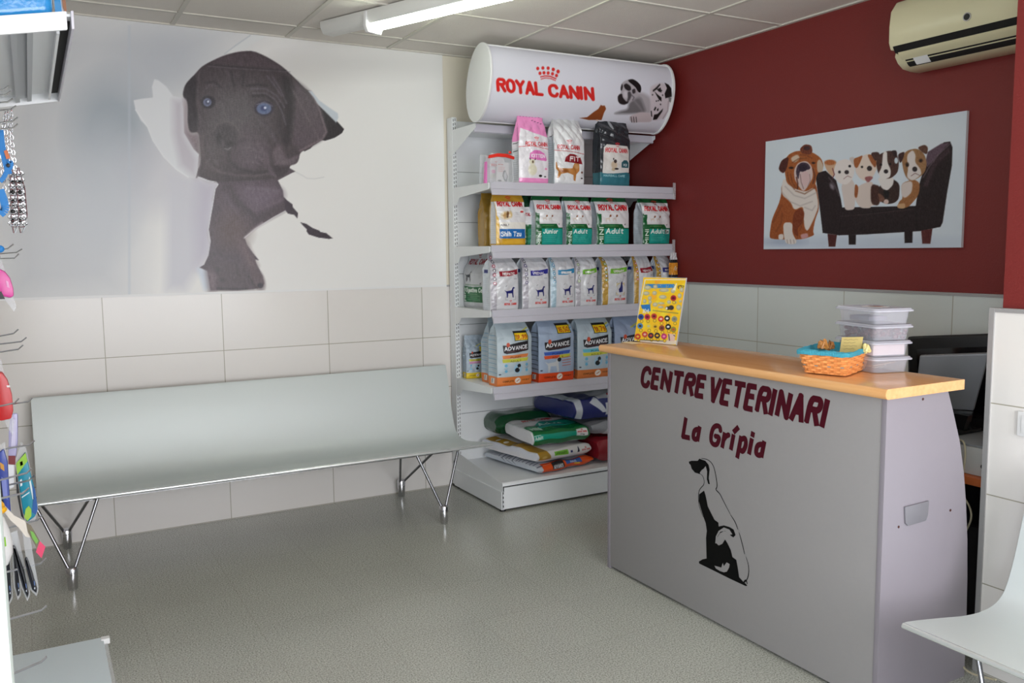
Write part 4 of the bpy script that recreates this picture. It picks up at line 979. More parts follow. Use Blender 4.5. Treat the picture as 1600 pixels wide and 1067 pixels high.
def d_mini(nm, plus=False):
    def f(a, h, sd):
        side_print(a, h, sd)
        a.rect(-sd, h*.84, 2, h*1.01, GRN); a.rect(-0.03, 0, .12, h*.6, GRN); a.rect(0, 0, 1.02, h*.035, GRN)
        a.poly([(0, 0.02), (1.02, 0.02), (1.02, h*.34), (.82, h*.34), (.74, h*.41), (0, h*.41)], GRN)
        a.poly([(.2, .05), (1.02, .05), (1.02, h*.32), (.2, h*.32)], TEAL)
        a.poly([(0, h*.41), (.09, h*.41), (.02, h*.62), (0, h*.62)], GRN)
        a.text(nm, .25, h*.235, .46 if plus else .52, .115, .03, (226, 236, 230), shear=.1)
        if plus: a.rect(.76, h*.225, .95, h*.225+.13, (210, 214, 210)); a.text('8+', .785, h*.235, .13, .1, .022, (20, 60, 40)); 
        a.text('MINI', .165, .05, .42, .095, .026, (214, 226, 214), rot=PI/2)
        for i in range(4): a.line([(.26, h*(.19-.034*i)), (.74-.06*(i % 2), h*(.19-.034*i))], .010, (130, 200, 186), a=.6)
        a.line([(.22, h*.375), (.62, h*.375)], .014, (120, 170, 100), a=.7)
        a.line([(.1, h*.43), (.6, h*.43)], .01, (170, 170, 170), a=.6)
        brand(a, .08, h*.68, .86)
        for x, c in ((.3, (216, 200, 186)), (.5, (208, 196, 186))):
            minidog(a, x, h*.5, .13, c); a.ell(x+.07, h*.5+.09, .03, .03, (150, 90, 60)); a.ell(x+.05, h*.5+.07, .012, .012, (30, 20, 20))
        minidog(a, .84, h*.40, .05, (40, 30, 30))
    return f
def d_shih(a, h, sd):
    side_print(a, h, sd, (214, 214, 216)); a.rect(-sd, 0, -sd*.9, h, GOLDC); a.rect(-sd, h*.8, 2, h*1.01, (190, 146, 40)); a.rect(-sd, 0, 2, h*.05, GOLDC)
    a.rect(0, 0, 1.02, h*.42, GOLDC); a.rect(.1, h*.16, 1.02, h*.43, (232, 228, 220)); a.rect(.1, h*.14, .98, h*.31, (26, 104, 176))
    a.poly([(-.02, 0), (.08, 0), (.08, h*.5), (-.02, h*.6)], (226, 180, 70)); a.poly([(0, h*.42), (.04, h*.42), (.0, h*.82), (-.04, h*.82)], (210, 170, 80))
    a.text('Shih Tzu', .15, h*.185, .66, .12, .03, (236, 240, 244)); a.text('ADULT', .14, h*.365, .26, .05, .014, (70, 70, 80))
    a.ell(.3, h*.55, .16, .12, (214, 196, 160), .05); a.ell(.36, h*.57, .05, .09, (120, 84, 50), .03); a.ell(.26, h*.55, .05, .09, (190, 150, 96), .03); a.ell(.34, h*.52, .02, .02, (40, 26, 20)); a.ell(.45, h*.57, .05, .1, (206, 180, 130), .04)
    a.ell(.86, h*.62, .06, .03, (200, 60, 60)); brand(a, .08, h*.72, .84)
    for i in range(3): a.line([(.6, h*(.6-.035*i)), (.8, h*(.6-.035*i))], .01, (170, 175, 185), a=.6)
    a.poly([(.1, h*.08), (.6, h*.13), (.9, h*.12), (.95, h*.05), (.15, h*.03)], (226, 176, 60), .05, .7)
def d_digest(a, h, sd):
    a.rect(-sd, 0, -sd*.1, h*.9, (214, 216, 220)); brand(a, .12, h*.80, .82, (150, 32, 44), sw=.03)
    minidog(a, .28, h*.56, .26, (60, 62, 66)); a.ell(.2, h*.53, .05, .06, (120, 120, 124)); minidog(a, .8, h*.44, .07, (30, 30, 30)); a.ell(.92, h*.47, .03, .015, (40, 40, 40))
    a.poly([(-.02, h*.10), (1.02, h*.10), (1.02, h*.40), (.5, h*.38), (-.02, h*.40)], (22, 104, 56))
    a.line([(.1, h*.42), (.8, h*.415)], .03, (120, 150, 120), a=.7)
    a.text('Digestive Care', .16, h*.29, .8, .10, .026, (232, 240, 232)); a.text('MINI', .12, h*.12, .34, .09, .026, (214, 226, 214), rot=PI/2)
    for i in range(4): a.line([(.2, h*(.25-.035*i)), (.66+.1*(i % 2), h*(.25-.035*i))], .012, (150, 200, 160), a=.7)
def d_vet(nm, col, strip, dots, fig='dog', figc=(24, 28, 104)):
    def f(a, h, sd):
        side_print(a, h, sd, (206, 212, 220)); a.rect(-sd*.8, h*.66, -sd*.4, h*.72, (30, 40, 110))
        a.poly([(.02, 0), (.2, 0), (.2, h*.5), (.14, h), (-.02, h), (.0, h*.5)], strip)
        r = np.random.RandomState(len(nm)+int(strip[0]))
        for i in range(7):
            y = h*(.93-.075*i); x = .06+.045*(i*.16)
            a.ell(x+.04, y, .052, .052, dots[i % 2]); a.ell(x+.04, y, .028, .03, (224, 220, 222))
        for i in range(5): a.line([(.02, h*(.08+.08*i)), (.19, h*(.12+.08*i+r.uniform(-.03, .03)))], .03, tuple(min(255, q+30) for q in strip), .03, .6)
        a.poly([(.28, h*.60), (.6, h*.60), (.97, h*.635), (.97, h*.72), (.6, h*.69), (.28, h*.69)], col)
        a.text(nm, .4, h*.622, .44, .07, .02, (236, 232, 232), arc=.005)
        a.rect(.8, h*.545, .92, h*.558, (150, 150, 170), a=.7)
        if fig == 'cat': a.rect(.5, h*.2, .86, h*.42, (206, 190, 150))
        a.ell(.68, h*.30, .19, .19, (214, 212, 214)); 
        a.line([(.49, h*.30-.1), (.49, h*.30-.2), (.58, h*.30-.2)], .02, (170, 168, 172)); a.line([(.87, h*.30-.1), (.87, h*.30-.2), (.78, h*.30-.2)], .02, (170, 168, 172)); a.line([(.49, h*.42), (.53, h*.44)], .02, (150, 150, 156))
        if fig == 'dog': minidog(a, .66, h*.305, .31, figc)
        else: a.poly([(.62, h*.24), (.6, h*.3), (.66, h*.34), (.7, h*.42), (.72, h*.44), (.76, h*.45), (.77, h*.36), (.78, h*.25)], figc)
        brand(a, .46, h*.095, .44, (206, 60, 56), sw=.016)
    return f
def d_adv(body, band, stripes, price, bottomcol, dog='pup', lw=.74):
    def f(a, h, sd):
        h = h*0.9
        a.rect(-sd, 0, 2+sd, h*.155, bottomcol)
        for i in range(9): a.line([(-sd*.92, h*(.22+.075*i)), (-sd*.1, h*(.22+.075*i)-.01)], .018, band, a=.85)
        for i in range(20): a.line([(-sd*.9, h*(.2+.033*i)), (-sd*.25, h*(.2+.033*i))], .006, (120, 120, 130), a=.5)
        a.rect(-sd*.78, h*.04, -sd*.4, h*.125, (226, 224, 220)); 
        for i in range(4): a.line([(-sd*.74+i*sd*.1, h*.05), (-sd*.74+i*sd*.1, h*.115)], .008, (30, 30, 30))
        x0, x1 = .14, .14+lw
        a.poly([(x0, h*.67), (x0+.1, h*.665), (x0+.25, h*.69), (x1, h*.73), (x1, h*.575), (x1-.06, h*.565), (x0+.1, h*.53), (x0+.02, h*.55)], (24, 22, 28))
        a.text('ADVANCE', x0+.05, h*.585, lw-.09, .085, .023, (236, 236, 240), rot=.05)
        a.line([(x0+.1, h*.56), (x1-.06, h*.585)], .012, (140, 80, 80), a=.8); a.ell(x0+.14, h*.675, .045, .055, (206, 80, 50))
        y = h*.505
        for n_, (c1, c2) in enumerate(stripes):
            a.poly([(x0-.02, y), (x1, y+.02), (x1-.04, y-h*.055+.02), (x0, y-h*.055)], c1)
            if c2: a.poly([(x0+.4, y+.01), (x1, y+.02), (x1-.04, y-h*.055+.02), (x0+.4, y-h*.055+.01)], c2)
            a.text('PUPPY' if n_ == 0 else 'ADULT', x0+.2, y-h*.045, .3, .035, .01, tuple(int(q*.55) for q in c1)); y -= h*.062
        if dog == 'pup':
            a.ell(.55, h*.285, .12, .12, (160, 200, 222)); a.ell(.53, h*.26, .07, .06, (30, 30, 34)); a.ell(.58, h*.33, .05, .05, (36, 34, 38)); a.ell(.59, h*.29, .02, .03, (200, 200, 200))
            for x in (.22, .82): a.ell(x, h*.34, .04, .04, (110, 180, 214)); a.ell(x, h*.25, .04, .04, (110, 180, 214)); a.line([(x-.05, h*.29), (x+.05, h*.29)], .012, (90, 150, 190))
        else:
            minidog(a, .38, h*.27, .34, (206, 208, 212)); a.ell(.53, h*.37, .055, .05, (30, 28, 30))
            for i in range(4): a.line([(.62, h*(.40-.045*i)), (.88, h*(.405-.045*i))], .018, (206, 90, 70), a=.8)
        a.ell(.06, h*.2, .03, .015, (40, 40, 60))
        a.ell(.56, h*.085, .085, .075, (236, 230, 224)); a.line([(.53, h*.07), (.6, h*.1)], .02, (180, 90, 40)); a.text('COMPLETE', .14, h*.07, .3, .035, .01, tuple(int(q*.5) for q in bottomcol)); a.text('HIGH', .7, h*.08, .2, .03, .01, tuple(int(q*.5) for q in bottomcol))
        a.line([(.5, h*.83), (.95, h*.93)], .03, (206, 200, 60), a=.9); a.line([(.6, h*.82), (.97, h*.89)], .025, (96, 150, 196), a=.9)
        if price:
            px_, py_, pt = price
            a.rect(px_, py_*h, px_+.42, py_*h+.24, (20, 20, 22)); a.rect(px_+.02, py_*h+.015, px_+.40, py_*h+.19, (246, 206, 24)); a.text(pt, px_+.05, py_*h+.045, .32, .10, .022, (190, 70, 24))
        else: a.rect(.68, h*.7, 1.0, h*.82, (226, 200, 30))
    return f
def d_kitten(a, h, sd):
    a.rect(-sd, h*.05, -.02, h*.5, (214, 216, 222)); a.line([(-sd*.9, h*.57), (-sd*.1, h*.58)], .02, (40, 40, 40)); a.line([(-sd*.9, h*.46), (-sd*.1, h*.47)], .02, (30, 30, 30))
    for i in range(12): a.line([(-sd*.85, h*(.40-.03*i)), (-sd*.2, h*(.40-.03*i))], .008, (120, 124, 134), a=.6)
    PK = (238, 146, 200)
    a.poly([(-sd, h*.60), (0, h*.60), (.05, h*.78), (.5, h*.72), (1.02, h*.66), (2+sd, h*.66), (2+sd, h*1.02), (-sd, h*1.02)], PK)
    a.rect(-.02, 0, 1.02, h*.085, PK); brand(a, .2, h*.535, .74, (206, 52, 60), sw=.022); a.line([(.0, h*.515), (.4, h*.53), (1, h*.50)], .014, (206, 52, 60))
    a.poly([(.3, h*.35), (.34, h*.43), (.48, h*.475), (.66, h*.475), (.85, h*.43), (.93, h*.345), (.9, h*.33)], (226, 120, 190)); a.text('KITTEN', .38, h*.375, .46, .085, .022, (246, 236, 244))
    a.ell(.42, h*.2, .14, .16, (224, 218, 196), .05); a.ell(.4, h*.31, .09, .08, (226, 220, 196), .04); a.ell(.42, h*.31, .03, .04, (110, 90, 70), .02); a.poly([(.31, h*.345), (.36, h*.33), (.33, h*.37)], (60, 50, 44)); a.poly([(.47, h*.33), (.52, h*.34), (.5, h*.37)], (60, 50, 44)); a.ell(.7, h*.12, .06, .035, (30, 28, 30)); a.ell(.87, h*.11, .04, .02, (60, 56, 60)); a.ell(.9, h*.22, .05, .03, (236, 150, 190))
    for i in range(7): a.line([(.1+.12*i, h*.95), (.16+.12*i, h*.955)], .02, (140, 70, 120))
    for i in range(4): a.line([(.55+.1*i, h*.90-.03*i), (.6+.1*i, h*.905-.03*i)], .02, (110, 60, 96))
def d_fit(a, h, sd):
    a.rect(-sd, 0, -.02, h*.66, (208, 216, 222)); a.line([(-sd*.7, h*.66), (-sd*.3, h*.675)], .022, (30, 30, 36))
    for i in range(16): a.line([(-sd*.85, h*(.6-.03*i)), (-sd*.15, h*(.6-.03*i))], .008, (150, 158, 168), a=.5)
    a.line([(0, h*.03), (0, h*.56)], .015, (150, 160, 170)); a.rect(-sd, h*.78, 2+sd, h*1.02, (196, 196, 198), .2)
    brand(a, .1, h*.485, .72, (190, 44, 52), sw=.022); a.line([(-.02, h*.465), (.5, h*.455), (1, h*.43)], .014, (180, 40, 46))
    a.poly([(.3, h*.315), (.34, h*.38), (.46, h*.42), (.62, h*.42), (.84, h*.38), (.92, h*.29)], (134, 20, 32)); a.text('FIT', .48, h*.33, .32, .11, .03, (240, 228, 228))
    OG = (186, 124, 62)
    a.poly([(.04, h*.3), (.07, h*.31), (.1, h*.24), (.2, h*.225), (.55, h*.23), (.62, h*.3), (.8, h*.3), (.8, h*.2), (.7, h*.15), (.68, h*.06), (.62, h*.07), (.6, h*.14), (.4, h*.17), (.2, h*.15), (.12, h*.09), (.08, h*.1), (.12, h*.18), (.05, h*.22)], OG)
    a.ell(.7, h*.26, .09, .07, (200, 150, 96), .03); a.ell(.3, h*.19, .14, .04, (150, 88, 40), .04); a.ell(.9, h*.18, .04, .03, (120, 70, 60)); a.ell(.9, h*.1, .04, .02, (50, 40, 50))
def d_hair(a, h, sd):
    a.rect(-sd, 0, 2+sd, h*1.01, (40, 44, 50)); a.rect(-sd, 0, 2+sd, h*.19, (50, 110, 122))
    a.poly([(.06, h*.18), (.1, h*.52), (.18, h*.56), (.9, h*.55), (.97, h*.5), (.97, h*.2), (.5, h*.16)], (220, 216, 212))
    brand(a, .16, h*.46, .74, (206, 52, 60), sw=.022)
    a.poly([(.04, h*.04), (.04, h*.17), (.5, h*.18), (.9, h*.2), (.94, h*.05)], (44, 110, 124)); a.text('HAIRBALL CARE', .1, h*.135, .7, .05, .013, (150, 196, 204))
    a.ell(.42, h*.29, .1, .1, (206, 186, 160), .04); a.ell(.46, h*.34, .05, .05, (60, 50, 48)); a.ell(.4, h*.23, .06, .04, (190, 170, 140), .03); a.ell(.5, h*.24, .07, .025, (30, 26, 28)); a.ell(.4, h*.37, .02, .03, (50, 40, 40))
    a.poly([(.68, h*.26), (.68, h*.33), (.76, h*.36), (.88, h*.36), (.94, h*.33), (.94, h*.26)], (40, 90, 100)); a.text('X2', .75, h*.285, .12, .05, .014, (220, 224, 224))
    a.poly([(.3, h*.93), (.38, h*.9), (.5, h*.78), (.46, h*.76), (.34, h*.84)], (170, 172, 176), .02, .8)
def d_backgreen(a, h, sd):
    a.rect(-sd, h*.72, 2+sd, h*1.01, (14, 60, 34)); a.rect(-sd, 0, 2, h*.4, GRN); a.text('MINI', .3, .05, .42, .12, .03, (206, 220, 206), rot=PI/2); a.rect(.4, .05, 1.02, h*.32, (24, 120, 90)); brand(a, .12, h*.56, .84, (160, 30, 40), crown=False)

S1, S2, S3, S4 = SZ
VB = (214, 214, 218)
G1, G2, G3, G4 = 'pet food bags on the top shelf', 'pet food bags on the second shelf', 'pet food bags on the third shelf', 'pet food bags on the fourth shelf'
YB = -0.545
bag('pet_food_bag', 'pink and white cat food bag marked KITTEN on the top shelf', 'bag', 812, 858, 270, 178, S1, -0.562, 0.10, d_kitten, (232, 228, 234), topw=.86, seed=1, group=G1)
bag('pet_food_bag', 'white cat food bag marked FIT with a ginger cat on the top shelf', 'bag', 867, 914, 270, 176, S1, -0.562, 0.11, d_fit, (224, 224, 226), topw=.84, seed=2, group=G1, wr=.010)
bag('pet_food_bag', 'dark cat food bag with a teal base at the right of the top shelf', 'bag', 939, 985, 270, 177, S1, -0.562, 0.10, d_hair, (40, 44, 50), topw=.96, seed=3, group=G1)
bag('pet_food_bag', 'gold and white small dog food bag marked Shih Tzu on the second shelf', 'bag', 776, 822, 350, 303, S2, YB, 0.10, d_shih, W_, topw=1.02, seed=4, group=G2)
bag('pet_food_bag', 'green and white bag half hidden between the Shih Tzu bag and the Junior bag', 'bag', 816, 838, 350, 312, S2, -0.47, 0.09, d_backgreen, W_, topw=.9, seed=5, group=G2, W=0.13)
bag('pet_food_bag', 'green and white dog food bag marked MINI Junior on the second shelf', 'bag', 838, 880, 350, 303, S2, YB, 0.10, d_mini('Junior'), W_, topw=1.04, seed=6, group=G2)
bag('pet_food_bag', 'smaller green and white dog food bag marked MINI Adult, second shelf', 'bag', 886, 926, 350, 303, S2, YB, 0.10, d_mini('Adult'), W_, topw=.98, seed=7, group=G2, wr=.010)
bag('pet_food_bag', 'wider green and white dog food bag marked MINI Adult, second shelf', 'bag', 934, 984, 350, 302, S2, YB, 0.12, d_mini('Adult'), W_, topw=1.02, seed=8, group=G2)
bag('pet_food_bag', 'green and white dog food bag marked Adult 8+ at the right of the second shelf', 'bag', 1006, 1048, 350, 301, S2, YB, 0.12, d_mini('Adult', True), W_, topw=1.04, seed=9, group=G2, wr=.011)
for i, (x, c) in enumerate(((-1.16, (170, 130, 40)), (-0.98, (14, 70, 38)), (-0.80, (14, 74, 40)), (-0.60, (12, 66, 36)), (-0.38, (10, 60, 34)))):
    bag('pet_food_bag', ['gold bag standing behind the Shih Tzu bag on the second shelf', 'green bag at the back of the second shelf behind the half hidden bag', 'green bag at the back of the second shelf behind the Junior bag', 'green bag at the back of the second shelf behind the two Adult bags', 'green bag at the back of the second shelf, left of the Adult 8+ bag'][i], 'bag', 0, 1, 350, 300, S2, -0.30, 0.10, lambda a, h, sd: None, c, pos=(x, -0.32), W=0.16, H=0.30, seed=20+i, res=.4, group=G2)
bag('pet_food_bag', 'white and green bag marked MINI Digestive Care turned to the left on the third shelf', 'bag', 722, 757, 440, 400, S3, -0.36, 0.10, d_digest, (206, 208, 212), pos=(-1.205, -0.235), W=0.235, H=0.335, seed=10, group=G3, rot=-1.40, topw=.95)
SV, GD = (176, 172, 180), (186, 146, 60)
bag('pet_food_bag', 'white diet food bag with a red HEPATIC band and silver strip, third shelf', 'bag', 767, 811, 440, 396, S3, YB, 0.12, d_vet('HEPATIC', (150, 26, 44), SV, [(170, 60, 84), (90, 84, 96)]), VB, topw=.85, seed=11, group=G3, full=.74)
bag('pet_food_bag', 'white diet food bag with a dark blue RENAL band, third shelf', 'bag', 817, 858, 440, 396, S3, YB, 0.11, d_vet('RENAL', (40, 40, 140), SV, [(90, 84, 130), (84, 84, 96)]), VB, topw=.85, seed=12, group=G3, full=.74)
bag('pet_food_bag', 'white diet food bag with a light blue band and blue strip, third shelf', 'bag', 861, 899, 440, 396, S3, YB, 0.10, d_vet('HYPOALLERGENIC', (40, 130, 176), (160, 186, 200), [(60, 140, 180), (110, 130, 140)]), VB, topw=.9, seed=13, group=G3, full=.74)
bag('pet_food_bag', 'white dog diet bag with a green URINARY band and silver strip, third shelf', 'bag', 900, 934, 440, 396, S3, YB, 0.10, d_vet('URINARY', (112, 178, 48), SV, [(130, 160, 84), (96, 100, 90)]), VB, topw=.88, seed=14, group=G3, full=.74)
bag('pet_food_bag', 'white cat diet bag with a green URINARY band and gold strip, third shelf', 'bag', 942, 981, 440, 396, S3, YB, 0.13, d_vet('URINARY', (112, 178, 48), GD, [(120, 150, 60), (100, 90, 50)], 'cat'), VB, topw=.9, seed=15, group=G3, full=.74)
bag('pet_food_bag', 'white diet bag with a red band and gold strip, left of the key ring card', 'bag', 992, 1022, 440, 396, S3, YB, 0.12, d_vet('HEPATIC', (150, 36, 50), GD, [(190, 60, 50), (150, 110, 50)], 'cat'), VB, topw=.8, seed=16, group=G3)
bag('pet_food_bag', 'white diet bag with a dark blue band and gold strip behind the key ring card', 'bag', 1027, 1056, 440, 396, S3, YB, 0.11, d_vet('RENAL', (50, 54, 130), GD, [(90, 90, 130), (150, 120, 60)], 'cat'), VB, topw=.9, seed=17, group=G3)
AB = (176, 190, 204)
PS, YL, BL, OG = (226, 132, 70), (206, 206, 70), (60, 96, 190), (222, 84, 30)
bag('pet_food_bag', 'small pale blue and yellow bag deep at the left end of the fourth shelf', 'bag', 722, 750, 550, 520, S4, -0.34, 0.08, d_adv(AB, (150, 180, 200), [((196, 190, 60), None), ((214, 150, 190), None)], None, (226, 196, 40), lw=.8), AB, pos=(-1.225, -0.16), W=0.13, H=0.27, seed=30, group=G4, topw=.98, rot=-.1, m='bagmatte')
bag('pet_food_bag', 'orange based bag standing directly behind the 19,99 bag', 'bag', 750, 772, 550, 500, S4, -0.5, 0.13, d_adv(AB, (110, 160, 190), [(PS, None), (YL, None)], None, (224, 120, 50)), (180, 196, 208), pos=(-1.150, -0.405), W=0.22, H=0.40, seed=31, group=G4, topw=.8, rot=0.0, m='bagmatte')
bag('pet_food_bag', 'pale blue dog food bag with an orange base and price tag 19,99', 'bag', 778, 832, 550, 497, S4, -0.556, 0.14, d_adv(AB, (110, 160, 190), [(PS, None), (YL, None)], (.46, .735, '19,99'), (226, 126, 56)), (186, 200, 208), topw=.92, full=.72, seed=32, group=G4, m='bagmatte', H=0.345)
bag('pet_food_bag', 'blue grey dog food bag with a white terrier and price tag 16,50', 'bag', 843, 898, 550, 492, S4, YB, 0.13, d_adv((168, 184, 208), (60, 64, 74), [(BL, None), ((224, 84, 40), YL)], (.50, .80, '16,50'), (226, 74, 22), 'terrier'), (168, 184, 208), topw=.9, full=.72, seed=33, group=G4, m='bagmatte', H=0.35)
bag('pet_food_bag', 'pale blue puppy food bag with price tag 19,79 beside the counter', 'bag', 904, 957, 550, 490, S4, YB, 0.14, d_adv(AB, (110, 160, 190), [((96, 186, 206), None), (YL, None)], (.42, .77, '19,79'), (214, 122, 62)), (184, 198, 208), topw=.92, full=.72, seed=34, group=G4, m='bagmatte', H=0.35)
bag('pet_food_bag', 'blue grey bag partly hidden behind the counter top on the fourth shelf', 'bag', 962, 1012, 550, 490, S4, YB, 0.13, d_adv((168, 184, 208), (60, 64, 74), [(BL, None), ((224, 84, 40), YL)], None, (226, 74, 22), 'terrier'), (150, 164, 190), topw=.84, seed=35, group=G4, m='bagmatte', H=0.35)
# narrow snack packet clipped to the end of the rail
def d_snack(a, h, sd):
    a.rect(-1, h*.78, 3, h*1.01, (214, 214, 218)); a.rect(-1, h*.68, 3, h*.78, (40, 40, 44)); a.rect(-1, h*.3, 3, h*.68, (226, 150, 40)); a.ell(.6, h*.5, .25, .3, (214, 180, 140), .1); a.rect(-1, 0, 3, h*.3, (30, 34, 44)); a.rect(-1, h*.12, 3, h*.22, (40, 90, 160))
bag('snack_packet', 'narrow orange and black snack packet at the right end of the third shelf', 'packet', 1052, 1066, 420, 384, S3, -0.60, 0.03, d_snack, (214, 214, 218), pos=(0.0-0.035, -0.625), W=0.05, H=0.20, seed=40, res=1.4).location.z = S3+0.125
# clear zip pouch of kitten samples with a red slider top
pch = thing('zip_pouch', 'clear pouch of kitten samples with a red zip, left end of the top shelf', 'pouch', (-1.262, -0.50, S1+0.001), 0.12, G1)
def d_pouch(a, h, sd):
    a.text('KITTEN', .3, h*.6, .5, .06, .016, (206, 70, 80)); a.ell(.3, h*.25, .16, .12, (200, 196, 186), .06); brand(a, .2, h*.62, .6, (200, 50, 56)); a.ell(.3, h*.42, .1, .08, (230, 120, 180))
o = bag('sample_sachet', None, None, 0, 1, 250, 220, 0, 0, 0.045, d_pouch, (214, 210, 218), pos=(0.0, -0.02), W=0.135, H=0.158, seed=50, topw=.9); o.parent = pch
def d_leaf(a, h, sd):
    brand(a, .1, h*.86, .4, (206, 80, 80), sw=.02)
    for i in range(3): a.text('SAMPLE', .14, h*(.72-.1*i), .5, .07, .018, (214, 120, 110))
    a.poly([(.55, h*.55), (.7, h*.62), (.95, h*.3), (.9, h*.02), (.7, h*.05), (.5, h*.3)], (60, 58, 64)); a.poly([(.66, h*.5), (.76, h*.52), (.88, h*.3), (.8, h*.1), (.68, h*.2), (.6, h*.35)], (196, 194, 200)); a.ell(.3, h*.06, .16, .06, (40, 38, 42))
xs_ = np.linspace(-0.028, 0.058, 60); zs_ = np.linspace(0.008, 0.118, 76); P = np.zeros((76, 60, 3)); P[..., 0] = xs_[None]+0.08*(0.1-zs_[:, None])*-1; P[..., 1] = -0.058; P[..., 2] = zs_[:, None]
XX, ZZ = np.meshgrid(np.linspace(0, 1, 60), np.linspace(0, 1.28, 76)); a = Art(XX, ZZ, (228, 222, 224), .012); d_leaf(a, 1.28, 0)
grid_mesh('leaflet', P, a.C, MT['print_matte'], pch)
MB().prism([(-0.085, 0.0), (0.085, 0.0), (0.078, 0.165), (-0.078, 0.165)], 'y', -0.068, -0.066).prism([(-0.085, 0.0), (0.085, 0.0), (0.078, 0.165), (-0.078, 0.165)], 'y', 0.036, 0.038).build('clear_pouch', MT['clear'], pch)
MB().prism([(-0.088, 0.152), (-0.03, 0.166), (0.04, 0.166), (0.088, 0.152), (0.086, 0.136), (0.03, 0.146), (-0.03, 0.146), (-0.09, 0.134)], 'y', -0.073, -0.060).build('red_zip', flat('red_zip', (226, 52, 40), .35), pch, bevel=.003)
MB().blob((0.06, -0.066, 0.176), 0.010, 0.006, 0.008).build('zip_slider', flat('red_zip', (226, 52, 40), .35), pch, smooth=True)
MB().prism([(-0.088, 0.0), (-0.078, 0.0), (-0.074, 0.12), (-0.080, 0.12)], 'y', -0.03, -0.01).build('pink_edge', flat('pink_card', (226, 120, 190), .5), pch)

# ================================================================== BIG SACKS LYING ON THE PLINTH
def sack(name, label, x0, x1, y0, y1, z0, T, face_art, side_col, seed, rot=0.0, sag=0.0, group='large sacks lying on the plinth', top_T=1.0, lift=0.0, pinch=0.35):
    """pillow lying down: cross-section in y/z runs front -> top -> back -> bottom, closed ends; x0..x1 wide"""
    W, D = x1-x0, y1-y0
    nu = int(W*340); per = 2*(D+T); nv = int(per*300)
    us = np.linspace(0, 1, nu); vs_ = np.linspace(0, per, nv, endpoint=False)
    Vv, Uu = np.meshgrid(vs_, us)          # rows along x, closed around v
    k = 2*Uu-1; th = 0.5*T*(1-pinch*np.abs(k)**8)     # half thickness
    y = np.zeros_like(Vv); z = np.zeros_like(Vv)
    f = Vv < T; tp = (Vv >= T) & (Vv < T+D); bk_ = (Vv >= T+D) & (Vv < 2*T+D); bt = Vv >= 2*T+D
    e = lambda q: 1-0.55*np.abs(2*q-1)**6
    s = Vv/T; y[f] = (-D/2-0.02*np.sin(PI*np.clip(s, 0, 1)))[f]; z[f] = ((2*s-1)*th*0.8)[f]
    s = (Vv-T)/D; y[tp] = (-D/2+s*D)[tp]; z[tp] = (th*(0.8+0.2*np.sin(PI*np.clip(s, 0, 1))**.5*top_T))[tp]
    s = (Vv-T-D)/T; y[bk_] = (D/2+0.012*np.sin(PI*np.clip(s, 0, 1)))[bk_]; z[bk_] = ((1-2*s)*th*0.8)[bk_]
    s = (Vv-2*T-D)/D; y[bt] = (D/2-s*D)[bt]; z[bt] = (-th*(0.8+0.12*np.sin(PI*np.clip(s, 0, 1))))[bt]
    x = (Uu-0.5)*W
    r = np.random.RandomState(seed); wv = np.zeros_like(x)
    for _ in range(8):
        t_ = r.uniform(0, PI); fr = r.uniform(14, 46); wv += np.sin((x*math.cos(t_)+y*math.sin(t_)*1.3+z)*fr+r.uniform(0, 6)+np.sin(y*20+r.uniform(0, 6)))*r.uniform(.3, 1)
    wt = np.where(bt, .2, 1.0)
    z += wv*0.0022*wt + sag*(Uu-.5) + lift*((y+D/2)/D)**2; y += wv*0.0016*wt
    P = np.stack([x, y, z], -1)
    Xa = Uu*W; Ya = Vv
    A = Art(Xa, Ya, side_col, .0035); face_art(A, W, T, D)
    o = grid_mesh(name, P, A.C, MT['bag'], closed=True)
    # ends: fan caps
    nV = len(vs_)
    me = o.data
    import bmesh
    bm = bmesh.new(); bm.from_mesh(me); bm.verts.ensure_lookup_table()
    for row in (0, nu-1):
        vv = [bm.verts[row*nV+j] for j in range(nV)]
        try: bm.faces.new(vv if row == 0 else vv[::-1])
        except ValueError: pass
    bmesh.ops.recalc_face_normals(bm, faces=bm.faces); bm.to_mesh(me); bm.free()
    o.location = ((x0+x1)/2, (y0+y1)/2, z0+T*0.5+0.001); o.rotation_euler = (0, 0, rot)
    tag(o, label, 'sack', group)
    return o
def s_orange(a, W, T, D):
    a.rect(0, 0, W, T, (232, 84, 24)); a.rect(0, T, W, T+.02, (232, 84, 24)); a.rect(0, T+.02, W, T+D, (190, 200, 212))
    a.rect(W*.25, T*.3, W*.46, T*1.05, (22, 20, 22)); a.text('ADVANCE', W*.27, T*.4, W*.17, T*.3, .004, (226, 226, 230)); a.rect(W*.5, T*.55, W*.78, T*1.1, (50, 96, 176)); a.text('MAXI', W*.58, T*.62, W*.1, T*.26, .003, (220, 226, 236)); a.rect(W*.64, T*.35, W*.74, T*.52, (236, 196, 40))
    a.rect(-.01, 0, .035, T+D, (196, 200, 208)); 
    for i in range(12): a.line([(-.01, T+i*.035), (.04, T+i*.035)], .005, (50, 50, 70))
